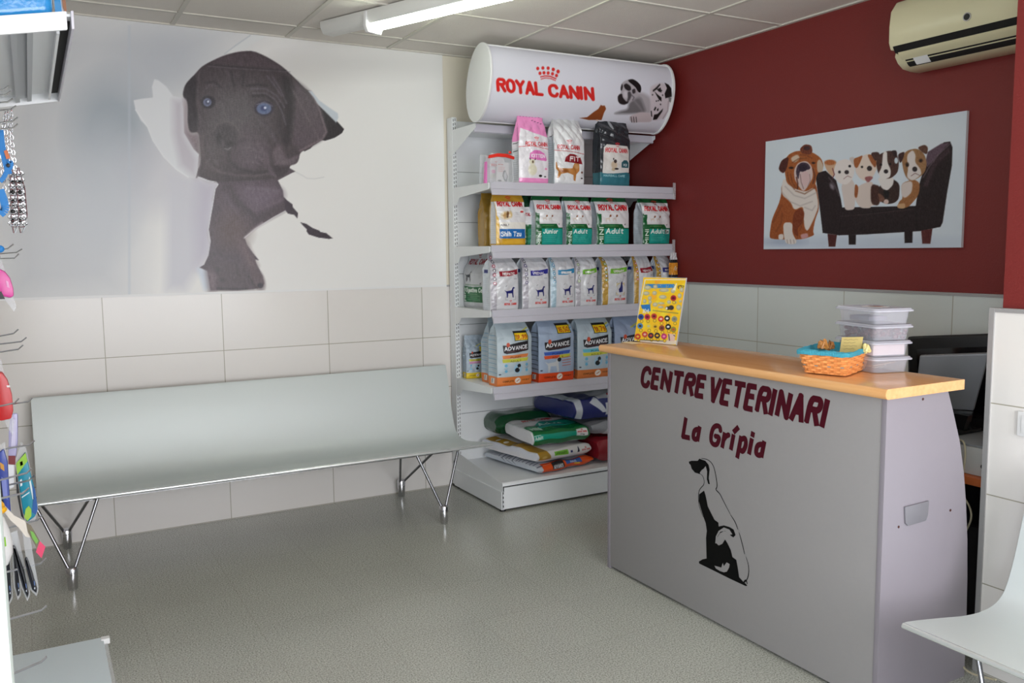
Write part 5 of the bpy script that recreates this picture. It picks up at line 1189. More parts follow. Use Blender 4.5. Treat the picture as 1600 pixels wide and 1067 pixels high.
def s_gold(a, W, T, D):
    a.rect(0, 0, W, T+D, (226, 224, 224)); a.poly([(.012, T*.15), (W*.26, T*.15), (W*.20, T), (W*.2, T+D), (.012, T+D)], (166, 128, 40)); a.rect(0, 0, W, T*.14, (196, 190, 190))
    a.rect(-.01, 0, .012, T+D, (214, 216, 226))
    a.rect(W*.31, T*.38, W*.56, T*.85, (120, 186, 52)); a.text('URINARY S/O', W*.33, T*.5, W*.2, T*.22, .0032, (60, 110, 30)) if False else a.text('URINARY', W*.33, T*.5, W*.2, T*.22, .0032, (60, 110, 30))
    a.rect(W*.6, T*.5, W*.64, T*.7, (40, 44, 110)); a.poly([(W*.73, T*.4), (W*.75, T*.8), (W*.765, T*.9), (W*.77, T*.4)], (24, 26, 60)); brand(a, W*.82, T*.45, W*.15, (196, 60, 60), sw=.002)
    a.ell(W*.13, T*.4, .02, .012, (220, 190, 110), .01, .7); a.ell(W*.1, T+D*.5, .02, .014, (226, 220, 200)); a.ell(W*.1, T+D*.65, .02, .014, (226, 220, 200)); a.ell(W*.1, T+D*.8, .02, .014, (226, 220, 200))
def s_green(a, W, T, D):
    a.rect(0, 0, W, T+D, (10, 104, 52)); a.rect(.014, T*.38, W*.96, T*.78, (24, 156, 132)); a.rect(-.01, 0, .012, T+D, (222, 222, 226))
    a.text('Adult', W*.05, T*.46, W*.13, T*.2, .0046, (226, 236, 230)); a.line([(W*.04, T*.73), (W*.15, T*.73)], .004, (200, 226, 216)); a.rect(W*.77, T*.36, W*.97, T*.9, (230, 226, 228)); brand(a, W*.79, T*.64, W*.16, (200, 56, 56), sw=.0025); a.text('8 kg', W*.84, T*.44, W*.06, T*.1, .002, (60, 60, 60))
    a.rect(.02, T+.02, W*.2, T+D*.3, (150, 190, 170), a=.5); a.text('MINI', .03, T+.03, W*.16, .035, .009, (180, 206, 190))
    a.poly([(W*.22, T+.05), (W, T+.06), (W*.96, T+D*.62), (W*.22, T+D*.55)], (24, 150, 130)); a.text('Adult', W*.3, T+D*.32, W*.4, .05, .011, (190, 226, 214), shear=.1)
    a.poly([(.012, T+D*.34), (W*.22, T+D*.4), (W*.4, T+D*.56), (W*.9, T+D*.66), (W*.9, T+D), (.012, T+D)], (212, 210, 212)); brand(a, W*.2, T+D*.74, W*.5, (190, 60, 60))
def s_dkgreen(a, W, T, D): a.line([(W*.1, T*.5), (W*.9, T*.6)], .01, (20, 90, 44))
def s_red(a, W, T, D):
    a.rect(W*.34, T*.08, W*.86, T*.98, (222, 212, 210)); a.rect(W*.62, T*.3, W*.72, T*.7, (60, 50, 54))
    for i in range(4): a.rect(W*(.63+.022*i), T*.32, W*(.636+.022*i), T*.68, (220, 212, 210))
    for i in range(4): a.line([(W*.4, T*(.3+.12*i)), (W*.56, T*(.3+.12*i))], .003, (150, 140, 144)); a.rect(W*.5, T*.4, W*.53, T*.6, (80, 80, 90))
def s_blue(a, W, T, D):
    a.poly([(.02, 0), (.07, 0), (.05, T+D), (.0, T+D)], (206, 212, 222)); a.poly([(W*.25, T*.9), (W*.45, T*.3), (W*.52, T*.3), (W*.36, T+.02)], (214, 218, 228)); a.rect(W*.5, T*.15, W*1.0, T*.72, (212, 216, 222)); a.poly([(W*.4, T*1.0), (W, T*1.1), (W, T+D), (W*.3, T+D)], (222, 224, 230)); a.line([(W*.62, T+.04), (W*.7, T+.08), (W*.8, T+.07)], .02, (200, 40, 46))
    for i in range(14): a.line([(W*(.52+.035*i), T*.16), (W*(.52+.035*i), T*.7)], .003, (170, 176, 186))
def s_silver(a, W, T, D):
    a.poly([(W*.2, 0), (W*.35, T), (W*.55, T*.6), (W*.4, 0)], (206, 208, 212), .01)
ZB = 0.171
sack('food_sack', 'flat orange and grey sack at the bottom of the left pile', -1.115, -0.675, -0.605, -0.08, ZB, 0.060, s_orange, (196, 204, 214), 1, rot=0.14, pinch=.5)
sack('food_sack', 'white and gold cat food sack in the middle of the left pile', -1.135, -0.700, -0.610, -0.09, ZB+0.066, 0.080, s_gold, (224, 222, 224), 2, rot=0.17)
sack('food_sack', 'dark green sack showing behind the top of the left pile', -1.13, -0.72, -0.215, -0.065, ZB+0.153, 0.150, s_dkgreen, (10, 66, 36), 3, rot=-.03, pinch=.6)
sack('food_sack', 'green and white sack marked Adult on top of the left pile', -1.075, -0.670, -0.575, -0.25, ZB+0.153, 0.105, s_green, (220, 220, 224), 4, rot=-0.02, lift=0.01)
sack('food_sack', 'dark red sack lying beside the left pile, partly behind the counter', -0.62, -0.20, -0.60, -0.10, ZB, 0.165, s_red, (140, 28, 40), 5)
sack('food_sack', 'silver sack lying on the dark red sack', -0.64, -0.22, -0.56, -0.10, ZB+0.172, 0.085, s_silver, (150, 152, 158), 6)
sack('food_sack', 'dark blue and white sack on top of the silver sack', -0.78, -0.28, -0.54, -0.12, ZB+0.265, 0.15, s_blue, (34, 42, 110), 7, rot=0.04)

# ================================================================== THINGS ON THE COUNTER TOP
ZK = 1.0635
# key ring display card
def onq(u, v): return ((u-970)*7.62, (v-420)*7.62)
CB0, CB1 = Vector((-1.119, -1.632, ZK)), Vector((-1.080, -1.895, ZK))
nx, ny = 150, 175
Hc, leanx = 0.303, 0.055
tt = np.linspace(0, 1, nx); ss = np.linspace(0, 1, ny)
P = np.zeros((ny, nx, 3))
for k_ in range(2): P[..., k_] = (CB0[k_]+(CB1[k_]-CB0[k_])*tt)[None, :]
P[..., 0] += leanx*ss[:, None]; P[..., 2] = ZK+0.001+Hc*ss[:, None]
U, V = pix(P); U, V = onq(U, V)
a = Art(U, V, (248, 200, 30), 6)
r = np.random.RandomState(3)
for _ in range(70): a.ell(r.uniform(150, 800), r.uniform(130, 880), r.uniform(12, 40), r.uniform(12, 40), [(252, 216, 40), (250, 170, 40), (246, 226, 60)][r.randint(3)], 14, .7)
a.line([(290, 128), (812, 128), (665, 888), (140, 866), (290, 128)], 10, (236, 232, 224)); a.rect(150, 850, 700, 900, (240, 226, 206))
a.text('PLAQUES PERSONALIZADAS', 300, 186, 335, 38, 11, (40, 130, 210)); a.text('6,25', 680, 200, 68, 36, 7, (60, 50, 40))
for (x, y, w_, h_) in ((320, 225, 42, 26), (412, 215, 26, 24), (515, 255, 60, 22), (620, 260, 26, 30), (725, 250, 24, 30), (305, 292, 40, 24), (402, 288, 28, 26), (500, 335, 46, 24), (345, 350, 24, 26), (285, 385, 22, 26), (350, 395, 20, 24), (410, 425, 32, 26), (480, 410, 40, 14), (475, 455, 34, 16), (575, 395, 24, 22), (690, 460, 30, 34), (700, 320, 24, 30), (640, 400, 26, 18), (710, 385, 18, 16)):
    a.ell(x, y, w_, h_, (186, 178, 140), 5); a.ell(x-4, y-4, w_*.6, h_*.5, (206, 200, 170), 6)
for x, y, c, c2 in ((240, 572, (40, 80, 160), (20, 40, 90)), (316, 572, (190, 40, 70), (90, 20, 40)), (396, 565, (196, 60, 50), (90, 24, 30)), (478, 597, (220, 60, 36), (240, 200, 190)), (552, 590, (30, 30, 34), (236, 232, 226)), (638, 598, (150, 150, 130), (120, 120, 110)),
                    (230, 680, (80, 130, 180), (60, 60, 40)), (330, 682, (240, 210, 50), (200, 190, 150)), (410, 688, (236, 190, 40), (120, 90, 30)), (488, 705, (150, 70, 50), (90, 50, 40)), (564, 690, (24, 24, 28), (230, 230, 230)), (626, 722, (150, 140, 60), (200, 90, 50)),
                    (202, 806, (206, 60, 40), (240, 190, 60)), (286, 780, (206, 70, 50), (230, 180, 170)), (358, 794, (60, 40, 60), (200, 70, 50)), (434, 794, (40, 34, 50), (240, 190, 50)), (514, 804, (206, 50, 120), (240, 150, 190)), (626, 348, (170, 30, 50), (90, 16, 30))):
    a.ell(x, y, 34, 34, c); a.ell(x, y, 17, 13, c2, 5)
    a.ell(x+8, y+52, 20, 20, (150, 126, 40)); a.ell(x+8, y+52, 14, 14, (248, 206, 50))
a.poly([(238, 430), (350, 420), (356, 505), (300, 508), (250, 470)], (40, 120, 196)); a.text('104', 262, 480, 70, 44, 8, (236, 240, 240))
a.ell(560, 468, 30, 22, (60, 50, 40)); a.ell(600, 462, 32, 28, (54, 50, 54)); a.ell(545, 470, 12, 16, (230, 226, 220)); a.text('PRODUCTES', 390, 515, 290, 22, 6, (150, 130, 60), up=-1, rot=.08) if False else a.line([(385, 495), (680, 530)], 14, (150, 140, 70), 8, .8)
a.poly([(560, 770), (650, 780), (640, 860), (560, 860)], (230, 200, 190), 10); a.line([(570, 780), (580, 850)], 10, (60, 40, 40), 8); a.line([(630, 790), (645, 800)], 8, (50, 40, 40), 8); a.line([(230, 845), (500, 860)], 9, (60, 50, 40), 6, .9)
a.poly([(615, 250), (660, 170), (668, 180), (650, 260)], (246, 246, 240), 8, .8)
a.C = np.clip(a.C, 0, 255)
# flip the heading so that letters read upright in the surveyed frame (v grows downwards)
card = thing('key_ring_display', 'yellow display card of pet name tags and key rings standing on the counter', 'display card')
grid_mesh('card_face', P, a.C, flat('print_gloss', (255, 255, 255), 0.25, attr=True), card)
Q = [CB0, CB1, CB1+Vector((leanx, 0, Hc)), CB0+Vector((leanx, 0, Hc))]; nn = Vector((1, 0.15, 0)).normalized()*0.008
w = MB(); w._add([tuple(q+Vector((0.0015, 0.0, 0.0005 if i < 2 else 0.003))) for i, q in enumerate(Q)]+[tuple(q+nn+Vector((0, 0, 0.0005 if i < 2 else .003))) for i, q in enumerate(Q)], [(0, 1, 2, 3), (7, 6, 5, 4), (0, 4, 5, 1), (1, 5, 6, 2), (2, 6, 7, 3), (3, 7, 4, 0)])
w.build('clear_block', flat('acrylic_edge', (206, 206, 206), .2), card)
w = MB(); m0 = CB0*.5+CB1*.5+Vector((0.01, 0, 0)); w._add([tuple(m0+Vector((0.02, -.02, .0))), tuple(m0+Vector((0.09, -.02, 0))), tuple(m0+Vector((0.05, -.02, .16))), tuple(m0+Vector((0.02, .02, .0))), tuple(m0+Vector((0.09, .02, 0))), tuple(m0+Vector((0.05, .02, .16)))], [(0, 1, 2), (3, 5, 4), (0, 3, 4, 1), (1, 4, 5, 2), (2, 5, 3, 0)])
w.build('prop', MT['white_plastic'], card)
nt_ = MB().obox((-1.185, -1.70, ZK+0.0012), (1, 0, 0), (0, 1, 0), (0, 0, 1), 0.06, 0.085, 0.0014)
tag(nt_.build('paper_slip', flat('cream_paper', (240, 214, 170), .6)), 'small cream paper slip lying in front of the yellow display card', 'paper')
# wicker basket with turquoise lining
bx = thing('treat_basket', 'small wicker basket with turquoise cloth lining near the right end of the counter', 'basket')
c0, c1, c2 = Vector((-1.285, -2.835, 0)), Vector((-1.243, -2.975, 0)), Vector((-1.035, -2.885, 0))
ctr = (c0+c2)/2; e1 = (c1-c0); e2 = (c2-c1); c3 = c0+e2
base = [c0, c1, c2, c3]
def ring(sc, z, n=14, amp=0.0):
    pts = []
    cs = [ctr+(p-ctr)*sc for p in base]
    for i in range(4):
        p, q = cs[i], cs[(i+1) % 4]
        for j in range(n):
            t_ = j/n; pt = p.lerp(q, t_); k_ = abs(2*t_-1)**6*0.045
            pt = pt.lerp(ctr, k_); pts.append(Vector((pt.x, pt.y, z)))
    return pts
w = MB(); rows = 9; R_ = []
for i in range(rows+1):
    f_ = i/rows; rg = ring(1.0+0.26*f_, ZK+0.003+0.074*f_)
    R_.append(rg)
for i in range(rows):
    n = len(R_[i])
    vv = []; ff = []
    for lvl, rg, out in ((0, R_[i], 0), (1, R_[i], 1), (2, R_[i+1], 1), (3, R_[i+1], 0)):
        for j, p in enumerate(rg):
            d_ = (p-Vector((ctr.x, ctr.y, p.z))).normalized()
            bump = (0.0052 if ((j//2+i) % 2 == 0) else 0.0002)*out
            zz = p.z + (0.0006 if lvl == 1 else -0.0006 if lvl == 2 else 0)
            vv.append((p.x+d_.x*bump, p.y+d_.y*bump, zz))
    for l in range(3):
        for j in range(n): ff.append((l*n+j, l*n+(j+1) % n, (l+1)*n+(j+1) % n, (l+1)*n+j))
    w._add(vv, ff)
w._add([tuple(p) for p in R_[0]], [tuple(range(len(R_[0])))])
w.build('woven_body', MT['wicker'], bx)
w = MB(); cl = [ring(1.10, ZK+0.03), ring(1.20, ZK+0.074), ring(1.27, ZK+0.088), ring(1.335, ZK+0.084), ring(1.345, ZK+0.077), ring(1.325, ZK+0.070)]
rb = random.Random(5)
n = len(cl[0]); vv = []
for i, rg in enumerate(cl):
    for j, p in enumerate(rg): vv.append((p.x, p.y, p.z+(rb.uniform(-.002, .002) if i > 1 else 0)))
w._add(vv, [(l*n+j, l*n+(j+1) % n, (l+1)*n+(j+1) % n, (l+1)*n+j) for l in range(5) for j in range(n)]); w._add([tuple(p) for p in ring(1.10, ZK+0.03)], [tuple(range(n))])
w.build('cloth_lining', MT['cloth'], bx, smooth=True)
TR = [((-1.19, -2.825), (186, 126, 62), 0.032), ((-1.085, -2.90), (216, 200, 120), 0.026), ((-1.12, -2.955), (222, 206, 140), 0.024), ((-1.13, -2.81), (176, 116, 60), 0.022)]
for i, ((x, y), c, s_) in enumerate(TR):
    w = MB(); rt = random.Random(i)
    for k_ in range(7):
        t_ = k_*0.9; rr = s_*(0.3+0.09*k_)
        w.tube([(x+rr*.6*math.cos(t_), y+rr*.6*math.sin(t_), ZK+0.064+s_*.5+rt.uniform(-.006, .01)), (x+rr*.4*math.cos(t_+.8), y+rr*.4*math.sin(t_+.8), ZK+0.076+s_*.7+rt.uniform(-.004, .012)), (x+rr*.7*math.cos(t_+1.5), y+rr*.7*math.sin(t_+1.5), ZK+0.064+s_*.5)], s_*0.27, 8)
    tag(w.build('wrapped_treat', flat('treat_%d' % (i), c, .35), smooth=True), ['brown knotted treat at the left of the turquoise lined basket', 'pale yellow treat behind the note in the basket', 'pale yellow treat at the right corner of the basket', 'brown treat at the back left of the basket'][i], 'treat', 'treats in the basket')
w = MB(); p0, p1 = Vector((-1.196, -2.945, ZK+0.075)), Vector((-1.155, -2.985, ZK+0.075))
p0 = Vector(at(1311, 556, x=-1.145)); p1 = Vector(at(1344, 556, x=-1.125)); up_ = Vector((0.012, 0, 0.062)); p0.z += 0.004; p1.z += 0.004
w._add([tuple(q) for q in (p0, p1, p1+up_, p0+up_)]+[tuple(q+Vector((0.001, 0, 0))) for q in (p0, p1, p1+up_, p0+up_)], [(0, 1, 2, 3), (7, 6, 5, 4), (0, 4, 5, 1), (2, 6, 7, 3), (1, 5, 6, 2), (3, 7, 4, 0)])
note = w.build('handwritten_note', flat('note_paper', (214, 190, 122), .6))
tag(note, 'small handwritten note on tan paper standing in the basket', 'note')
w = MB()
for i in range(4):
    z_ = 0.85-0.17*i; pts_ = [p0.lerp(p1, 0.12+k_*0.095)+up_*(z_+0.03*math.sin(k_*2.3+i))+Vector((-0.0006, 0, 0)) for k_ in range(8-(i % 2))]
    w.tube(pts_, 0.0004, 4)
w.build('handwriting', flat('ink', (120, 90, 60), .6), note)

# stack of four clear food boxes
LB = (Vector((-1.055, -2.78, 0)), Vector((-1.122, -3.03, 0)), Vector((-0.951, -2.997, 0)))
u1 = (LB[1]-LB[0]); u2 = (LB[2]-LB[1]); cB = (LB[0]+LB[2])/2
ax = u1.normalized(); ay = Vector((-ax.y, ax.x, 0)); 
if ay.dot(u2) < 0: ay = -ay
BL_, BW_ = u1.length*0.93, 0.165
def rrect(L, W, r, n=5):
    pts = []
    for cx_, cy_, a0 in ((L/2-r, W/2-r, 0), (-L/2+r, W/2-r, PI/2), (-L/2+r, -W/2+r, PI), (L/2-r, -W/2+r, 3*PI/2)):
        for k_ in range(n+1): t_ = a0+PI/2*k_/n; pts.append((cx_+r*math.cos(t_), cy_+r*math.sin(t_)))
    return pts
def loft(w, rings, cap0=True, cap1=True):
    n = len(rings[0][0]); vv = []
    for pts, z in rings: vv += [(p[0], p[1], z) for p in pts]
    ff = [(l*n+j, l*n+(j+1) % n, (l+1)*n+(j+1) % n, (l+1)*n+j) for l in range(len(rings)-1) for j in range(n)]
    if cap0: ff.append(tuple(range(n)))
    if cap1: ff.append(tuple((len(rings)-1)*n+j for j in range(n)))
    w._add(vv, ff)
ang = math.atan2(ax.y, ax.x)
HB_ = 0.0565
labs = ['clear lidded box at the bottom of the stack, holding beige slips', 'clear lidded box second from the bottom, white block inside', 'clear lidded box with dark red pieces, second from the top', 'clear lidded box on top of the stack with a label on its lid']
for i in range(4):
    b = thing('food_box', labs[i], 'box', (cB.x, cB.y, ZK+0.0005+i*HB_), ang+(.02, -.015, .02, .0)[i], 'stack of clear boxes')
    w = MB(); L0, W0 = BL_*0.90, BW_*0.90
    loft(w, [(rrect(L0*.94, W0*.92, .02), 0.0), (rrect(L0, W0, .02), HB_-0.008), (rrect(L0-.004, W0-.004, .02), HB_-0.008), (rrect(L0*.94-.004, W0*.92-.004, .02), 0.002)], cap0=True, cap1=True)
    w.build('tub', MT['frost'], b, smooth=True)
    w = MB(); loft(w, [(rrect(L0*.98, W0*.98, .02), HB_-0.013), (rrect(BL_, BW_, .022), HB_-0.012), (rrect(BL_, BW_, .022), HB_-0.007), (rrect(BL_*.97, BW_*.95, .02), HB_-0.005), (rrect(BL_*.95, BW_*.93, .02), HB_-0.001)])
    w.build('lid', flat('lid_plastic', (222, 222, 234), .25, alpha=.5), b, smooth=True)
    w = MB(); rb = random.Random(i)
    if i == 2:
        for k_ in range(170): w.blob((rb.uniform(-.43, .43)*L0, rb.uniform(-.42, .42)*W0, rb.uniform(.006, .036)), .010, .008, .007, 6, 4)
        w.build('contents', flat('dark_red_treats', (96, 18, 20), .5), b, smooth=True)
    elif i == 1:
        w.box(-L0*.42, -L0*.05, -W0*.4, W0*.4, .004, .010).box(-L0*.0, L0*.42, -W0*.42, W0*.42, .004, .040); w.build('contents', flat('white_block', (232, 214, 216), .5), b)
    elif i == 0:
        w.obox((0.0, 0, .016), (1, 0, .15), (0, 1, .1), (0, 0, 1), L0*.6, W0*.6, .002).obox((-.04, .02, .012), (1, .3, -.1), (-.3, 1, .1), (0, 0, 1), L0*.4, W0*.4, .002); w.build('contents', flat('beige_slips', (214, 190, 160), .5), b)
    else:
        w.obox((-.03, 0, .014), (1, 0, 0), (0, 1, 0), (0, 0, 1), L0*.5, W0*.5, .016); w.build('contents', flat('grey_pad', (140, 136, 150), .5), b)
        MB().obox((0.01, 0, HB_-0.0002), (1, .4, 0), (-.4, 1, 0), (0, 0, 1), .07, .05, .0008).build('lid_label', flat('lid_label', (206, 196, 190), .5), b)
        MB().obox((0.012, 0.002, HB_+0.0006), (1, .4, 0), (-.4, 1, 0), (0, 0, 1), .03, .026, .0006).build('label_picture', flat('lid_label_brown', (150, 100, 80), .5), b)

# ================================================================== WORKPLACE BEHIND THE COUNTER
dk = thing('office_desk', 'orange edged desk behind the counter against the burgundy wall', 'desk')
MB().box(-0.66, -0.005, YP+0.012, -2.0, 0.625, 0.655).build('desk_top', MT['orange_wood'], dk, bevel=.002)
MB().box(-0.62, -0.02, -2.06, -2.03, 0.0, 0.624).box(-0.60, -0.02, YP+0.03, YP+0.06, 0.0, 0.624).build('side_panel', flat('desk_dark', (34, 32, 34), .5), dk)
MB().box(-0.60, -0.05, YP+0.2, YP+0.5, 0.25, 0.62).box(-0.60, -0.05, YP+0.06, YP+0.19, 0.02, 0.45).build('drawer_unit', flat('desk_dark', (34, 32, 34), .5), dk)
pr_ = thing('printer', 'pale grey flat office machine on the desk behind the counter', 'printer', (-0.49, -2.99, 0.656))
MB().box(-0.14, 0.13, -0.185, 0.30, 0.0, 0.105).build('body', flat('printer_grey', (206, 204, 200), .4), pr_, bevel=.006)
MB().box(-0.135, 0.125, -0.18, 0.29, 0.106, 0.113).build('top_plate', flat('printer_top', (150, 152, 154), .35), pr_, bevel=.002)
MB().tube([(-0.138, -0.10, .04), (-0.144, -0.10, .04)], .009, 12).build('button', MT['black'], pr_)
# silver all-in-one monitor seen from behind
mo = thing('silver_monitor', 'silver backed monitor tilted on a black stand behind the counter', 'monitor', (-0.47, -2.935, 0.771), 0)
def panel(name, corners, th, m, parent, r=0.0, bevel=.006):
    q = [Vector(c) for c in corners]; n = (q[1]-q[0]).cross(q[3]-q[0]).normalized()*th
    w = MB(); w._add([tuple(p) for p in q]+[tuple(p+n) for p in q], [(0, 1, 2, 3), (7, 6, 5, 4), (0, 4, 5, 1), (1, 5, 6, 2), (2, 6, 7, 3), (3, 7, 4, 0)])
    return w.build(name, m, parent, bevel=bevel, seg=3)
loc = Vector(mo.location)
def A_(u, v, x): return Vector(at(u, v, x=x))-loc
q = [A_(1437, 556, -.56), A_(1546, 552, -.46), A_(1521, 642, -.44), A_(1428, 636, -.54)]
panel('back_shell', q, 0.022, MT['silver'], mo)
q2 = [q[3]+Vector((0, 0, -0.002)), q[2]+Vector((0, 0, -0.002)), A_(1516, 660, -.44), A_(1430, 655, -.54)]
panel('lower_bezel', q2, 0.02, MT['black'], mo, bevel=.003)
f0 = A_(1500, 655, -.47)
MB().prism([(f0.y-.04, f0.z+.02), (f0.y+.03, f0.z+.02), (f0.y+.05, 0.006), (f0.y-.02, 0.006)], 'x', f0.x-.01, f0.x+.015).build('neck', MT['black'], mo)
MB().box(f0.x-.10, f0.x+.09, f0.y-.035, f0.y+.12, -0.001, 0.012).build('foot', MT['black'], mo, bevel=.003)
w = MB()
for k_ in range(2): w.tube([tuple(A_(1505+k_*6, 655, -.44)), tuple(A_(1513+k_*8, 683, -.42))], .0035, 8)
w.build('strut', MT['black'], mo, smooth=True)
bm_ = thing('black_monitor', 'large black flat screen behind the silver backed monitor', 'monitor', (-0.14, -2.8, 0.656))
loc = Vector(bm_.location)
q = [A_(1417, 526, -.30), A_(1560, 521, -.20), A_(1560, 672, -.20), A_(1420, 664, -.30)]
panel('housing', q, 0.05, MT['black'], bm_, bevel=.012)
q = [A_(1432, 545, -.306), A_(1554, 541, -.21), A_(1554, 655, -.21), A_(1434, 648, -.306)]
panel('screen', q, 0.004, flat('screen_black', (8, 8, 10), .12), bm_, bevel=.001)
MB().box(-0.13, 0.12, -0.10, 0.12, 0.0, 0.015).box(-0.04, 0.02, -0.02, 0.04, 0.014, 0.16).build('stand', MT['black'], bm_)
def cable(name, pts, label, r=0.0035, m=None):
    tag(MB().tube(chaikin3(pts), r, 8).build(name, m or MT['cable'], smooth=True), label, 'cable')
def chaikin3(p, it=3):
    p = [Vector(q) for q in p]
    for _ in range(it):
        q = [p[0]]
        for a_, b_ in zip(p[:-1], p[1:]): q += [a_.lerp(b_, .25), a_.lerp(b_, .75)]
        p = q+[p[-1]]
    return p
cable('power_cable', [at(1499, 687, x=-.60), at(1507, 690, x=-.66), at(1509, 710, x=-.675), at(1504, 745, x=-.675)], 'ivory cable hanging from the pale office machine')
cable('power_cable', [at(1507, 778, x=-.64), at(1517, 795, x=-.66), at(1518, 812, x=-.67), at(1509, 830, x=-.66)], 'ivory cable looping out behind the side of the counter')
cable('power_cable', [at(1500, 1018, x=-.83), at(1503, 1042, x=-.86), at(1520, 1054, x=-.90), at(1556, 1062, x=-.93)], 'ivory cable at floor level under the right bench')
# white wall socket on the pier
ws = thing('light_switch', 'white wall switch on the tiled pier at the right edge', 'switch', (XP, -3.42, 0.86))
MB().box(-0.012, -0.0005, -0.042, 0.042, -0.042, 0.042).build('plate', MT['white_plastic'], ws, bevel=.004)
MB().box(-0.016, -0.0125, -0.026, 0.026, -0.03, 0.03).build('rocker', MT['white_plastic'], ws, bevel=.002)
ws.location = Vector(at(1612, 664, x=XP))

# ================================================================== LEFT DISPLAY STAND WITH HOOKS
gd = thing('display_stand', 'white metal display stand with hooks and an upper shelf at the left edge', 'display stand', (0, 0, 0))
GX, GY0, GY1 = -4.02, -1.70, -3.60
MB().box(GX-0.03, GX, GY1, GY0, 0.0, 2.25).build('back_panel', MT['steel_white'], gd)
w = MB().box(GX, -3.492, GY1+0.04, GY0, 0.145, 0.162)
bd = w.build('base_deck', flat('blue_lit_white_steel', (224, 236, 242), .4), gd, bevel=.003)  # white painted steel with bluish window light put into its colour
MB().box(-3.505, -3.494, GY1+0.04, GY0+0.002, 0.012, 0.139).build('kick_panel', MT['rail'], bd)
MB().box(-3.496, -3.480, GY1+0.04, GY0-0.03, 0.128, 0.150).build('price_rail', MT['clear'], bd)
MB().box(-3.500, -3.472, GY0-0.032, GY0-0.004, 0.146, 0.166).build('rail_clip', MT['white_plastic'], bd, bevel=.003)
MB().box(GX, -3.51, GY0-0.012, GY0-0.002, 0.0, 0.144).build('side_panel', MT['steel_white'], bd)
xe = at(12, 930, y=GY1)[0]
MB().box(GX, xe, GY1-0.006, GY1+0.034, 0.0, 1.9).build('end_panel', flat('end_panel_white', (214, 226, 222), .35), gd, bevel=.012)
tl_ = math.tan(math.radians(9.5)); XS = -3.516
def T3(x, y, z): return (x, y, z+(x-XS)*tl_*1.15)
def tbox(w, x0, x1, y0, y1, z0, z1):
    v = [T3(x, y, z) for x in (x0, x1) for y in (y0, y1) for z in (z0, z1)]
    return w._add(v, [(0, 1, 3, 2), (4, 6, 7, 5), (0, 4, 5, 1), (2, 3, 7, 6), (0, 2, 6, 4), (1, 5, 7, 3)])
w = MB(); tbox(w, GX, XS-0.006, -2.76, -1.75, 2.030, 2.036)
us_ = w.build('upper_shelf', MT['steel_white'], gd)
w = MB(); tbox(w, GX, XS-0.02, -2.772, -2.762, 2.0, 2.040); w.build('near_flange', MT['steel_white'], us_, bevel=.003)
w = MB(); tbox(w, GX, XS-0.004, -1.748, -1.738, 2.0, 2.040); w.build('far_flange', MT['steel_white'], us_, bevel=.003)
w = MB(); tbox(w, XS-0.012, XS-0.006, -2.772, -1.738, 2.0, 2.040); w.build('front_flange', MT['rail'], us_, bevel=.002)
w = MB(); tbox(w, XS-0.040, XS-0.034, -2.72, -1.77, 2.004, 2.030); w.build('inner_lip', MT['steel_white'], us_)
w = MB(); tbox(w, XS-0.034, XS-0.012, -2.72, -1.77, 2.024, 2.0295); w.build('dark_gap', MT['dark'], us_)
for x in (-3.625, -3.80):
    w = MB(); tbox(w, x-0.022, x+0.022, -2.74, -1.77, 2.018, 2.030); tbox(w, x-0.022, x-0.010, -2.74, -1.77, 2.006, 2.0185); tbox(w, x+0.010, x+0.022, -2.74, -1.77, 2.006, 2.0185); w.build('stiffener', flat('zinc_grey', (170, 174, 178), .35, .3), us_)
HOOKS = [((0, 118), (3, 117), (7.6, 112), -2.00), ((0, 141), (5, 140.5), (13.5, 134.7), -2.08), ((0, 149), (9, 148), (17, 142.6), -1.98), ((0, 160), (12, 159.4), (20, 154), -1.92),
 ((0, 171), (17, 171), (25, 165.2), -1.86), ((0, 192), (20, 189.5), (27.6, 183), -2.02), ((0, 202), (21, 199.5), (27.6, 193.5), -2.10), ((0, 391), (12, 388.4), (21, 381.5), -2.25), ((0, 396.5), (25.5, 394.4), (34.5, 389), -1.92), ((0, 404), (22.5, 403.4), (29.4, 396.5), -2.05),
 ((0, 525), (21, 521), (28.5, 514.4), -2.2), ((0, 537.5), (33, 533.6), (41.4, 527), -1.9), ((0, 550), (28.5, 545.6), (36, 539), -2.05), ((0, 634.4), (22.5, 629.6), (29.4, 622.4), -2.2), ((0, 634), (43.5, 627.5), (50.4, 621.5), -1.95),
 ((0, 702.5), (45, 695), (54, 688.6), -1.9), ((0, 750), (41.7, 739), (49, 732), -2.1), ((0, 760.5), (45.3, 750.7), (54.4, 742.4), -1.98), ((0, 779), (36, 770.7), (45.3, 762), -2.28), ((0, 828), (58, 812.4), (66, 805), -1.86), ((5.4, 895), (63.5, 880), (71.8, 872), -2.0), ((16, 967), (65, 953), (73, 946), -1.92), ((22, 1052), (65, 1033.6), (73, 1026), -2.02)]
hk = flat('wire_hook', (190, 190, 194), .2, 1.0)
for p_, b_, t_, y in HOOKS:
    P0, P1, P2 = [Vector(at(*q, y=y)) for q in (p_, b_, t_)]
    dd = (P1-P0); k_ = (GX-P1.x)/dd.x if abs(dd.x) > .004 else 0
    d2 = dd if abs(dd.x) > .03 else Vector((.3, 0, .045))
    back = P1-d2*((P1.x-GX)/d2.x)
    if abs(back.z-P1.z) > .16: back.z = P1.z-.16
    w = MB()
    for o_ in (-0.004, 0.004): w.tube([back+Vector((0, o_, 0)), P1+Vector((0, o_, 0)), P2+Vector((0, o_, 0))], 0.0021, 6)
    w.box(GX, GX+0.004, y-0.02, y+0.02, back.z-0.02, back.z+0.02)
    w.build('peg_hook', hk, gd, smooth=True)

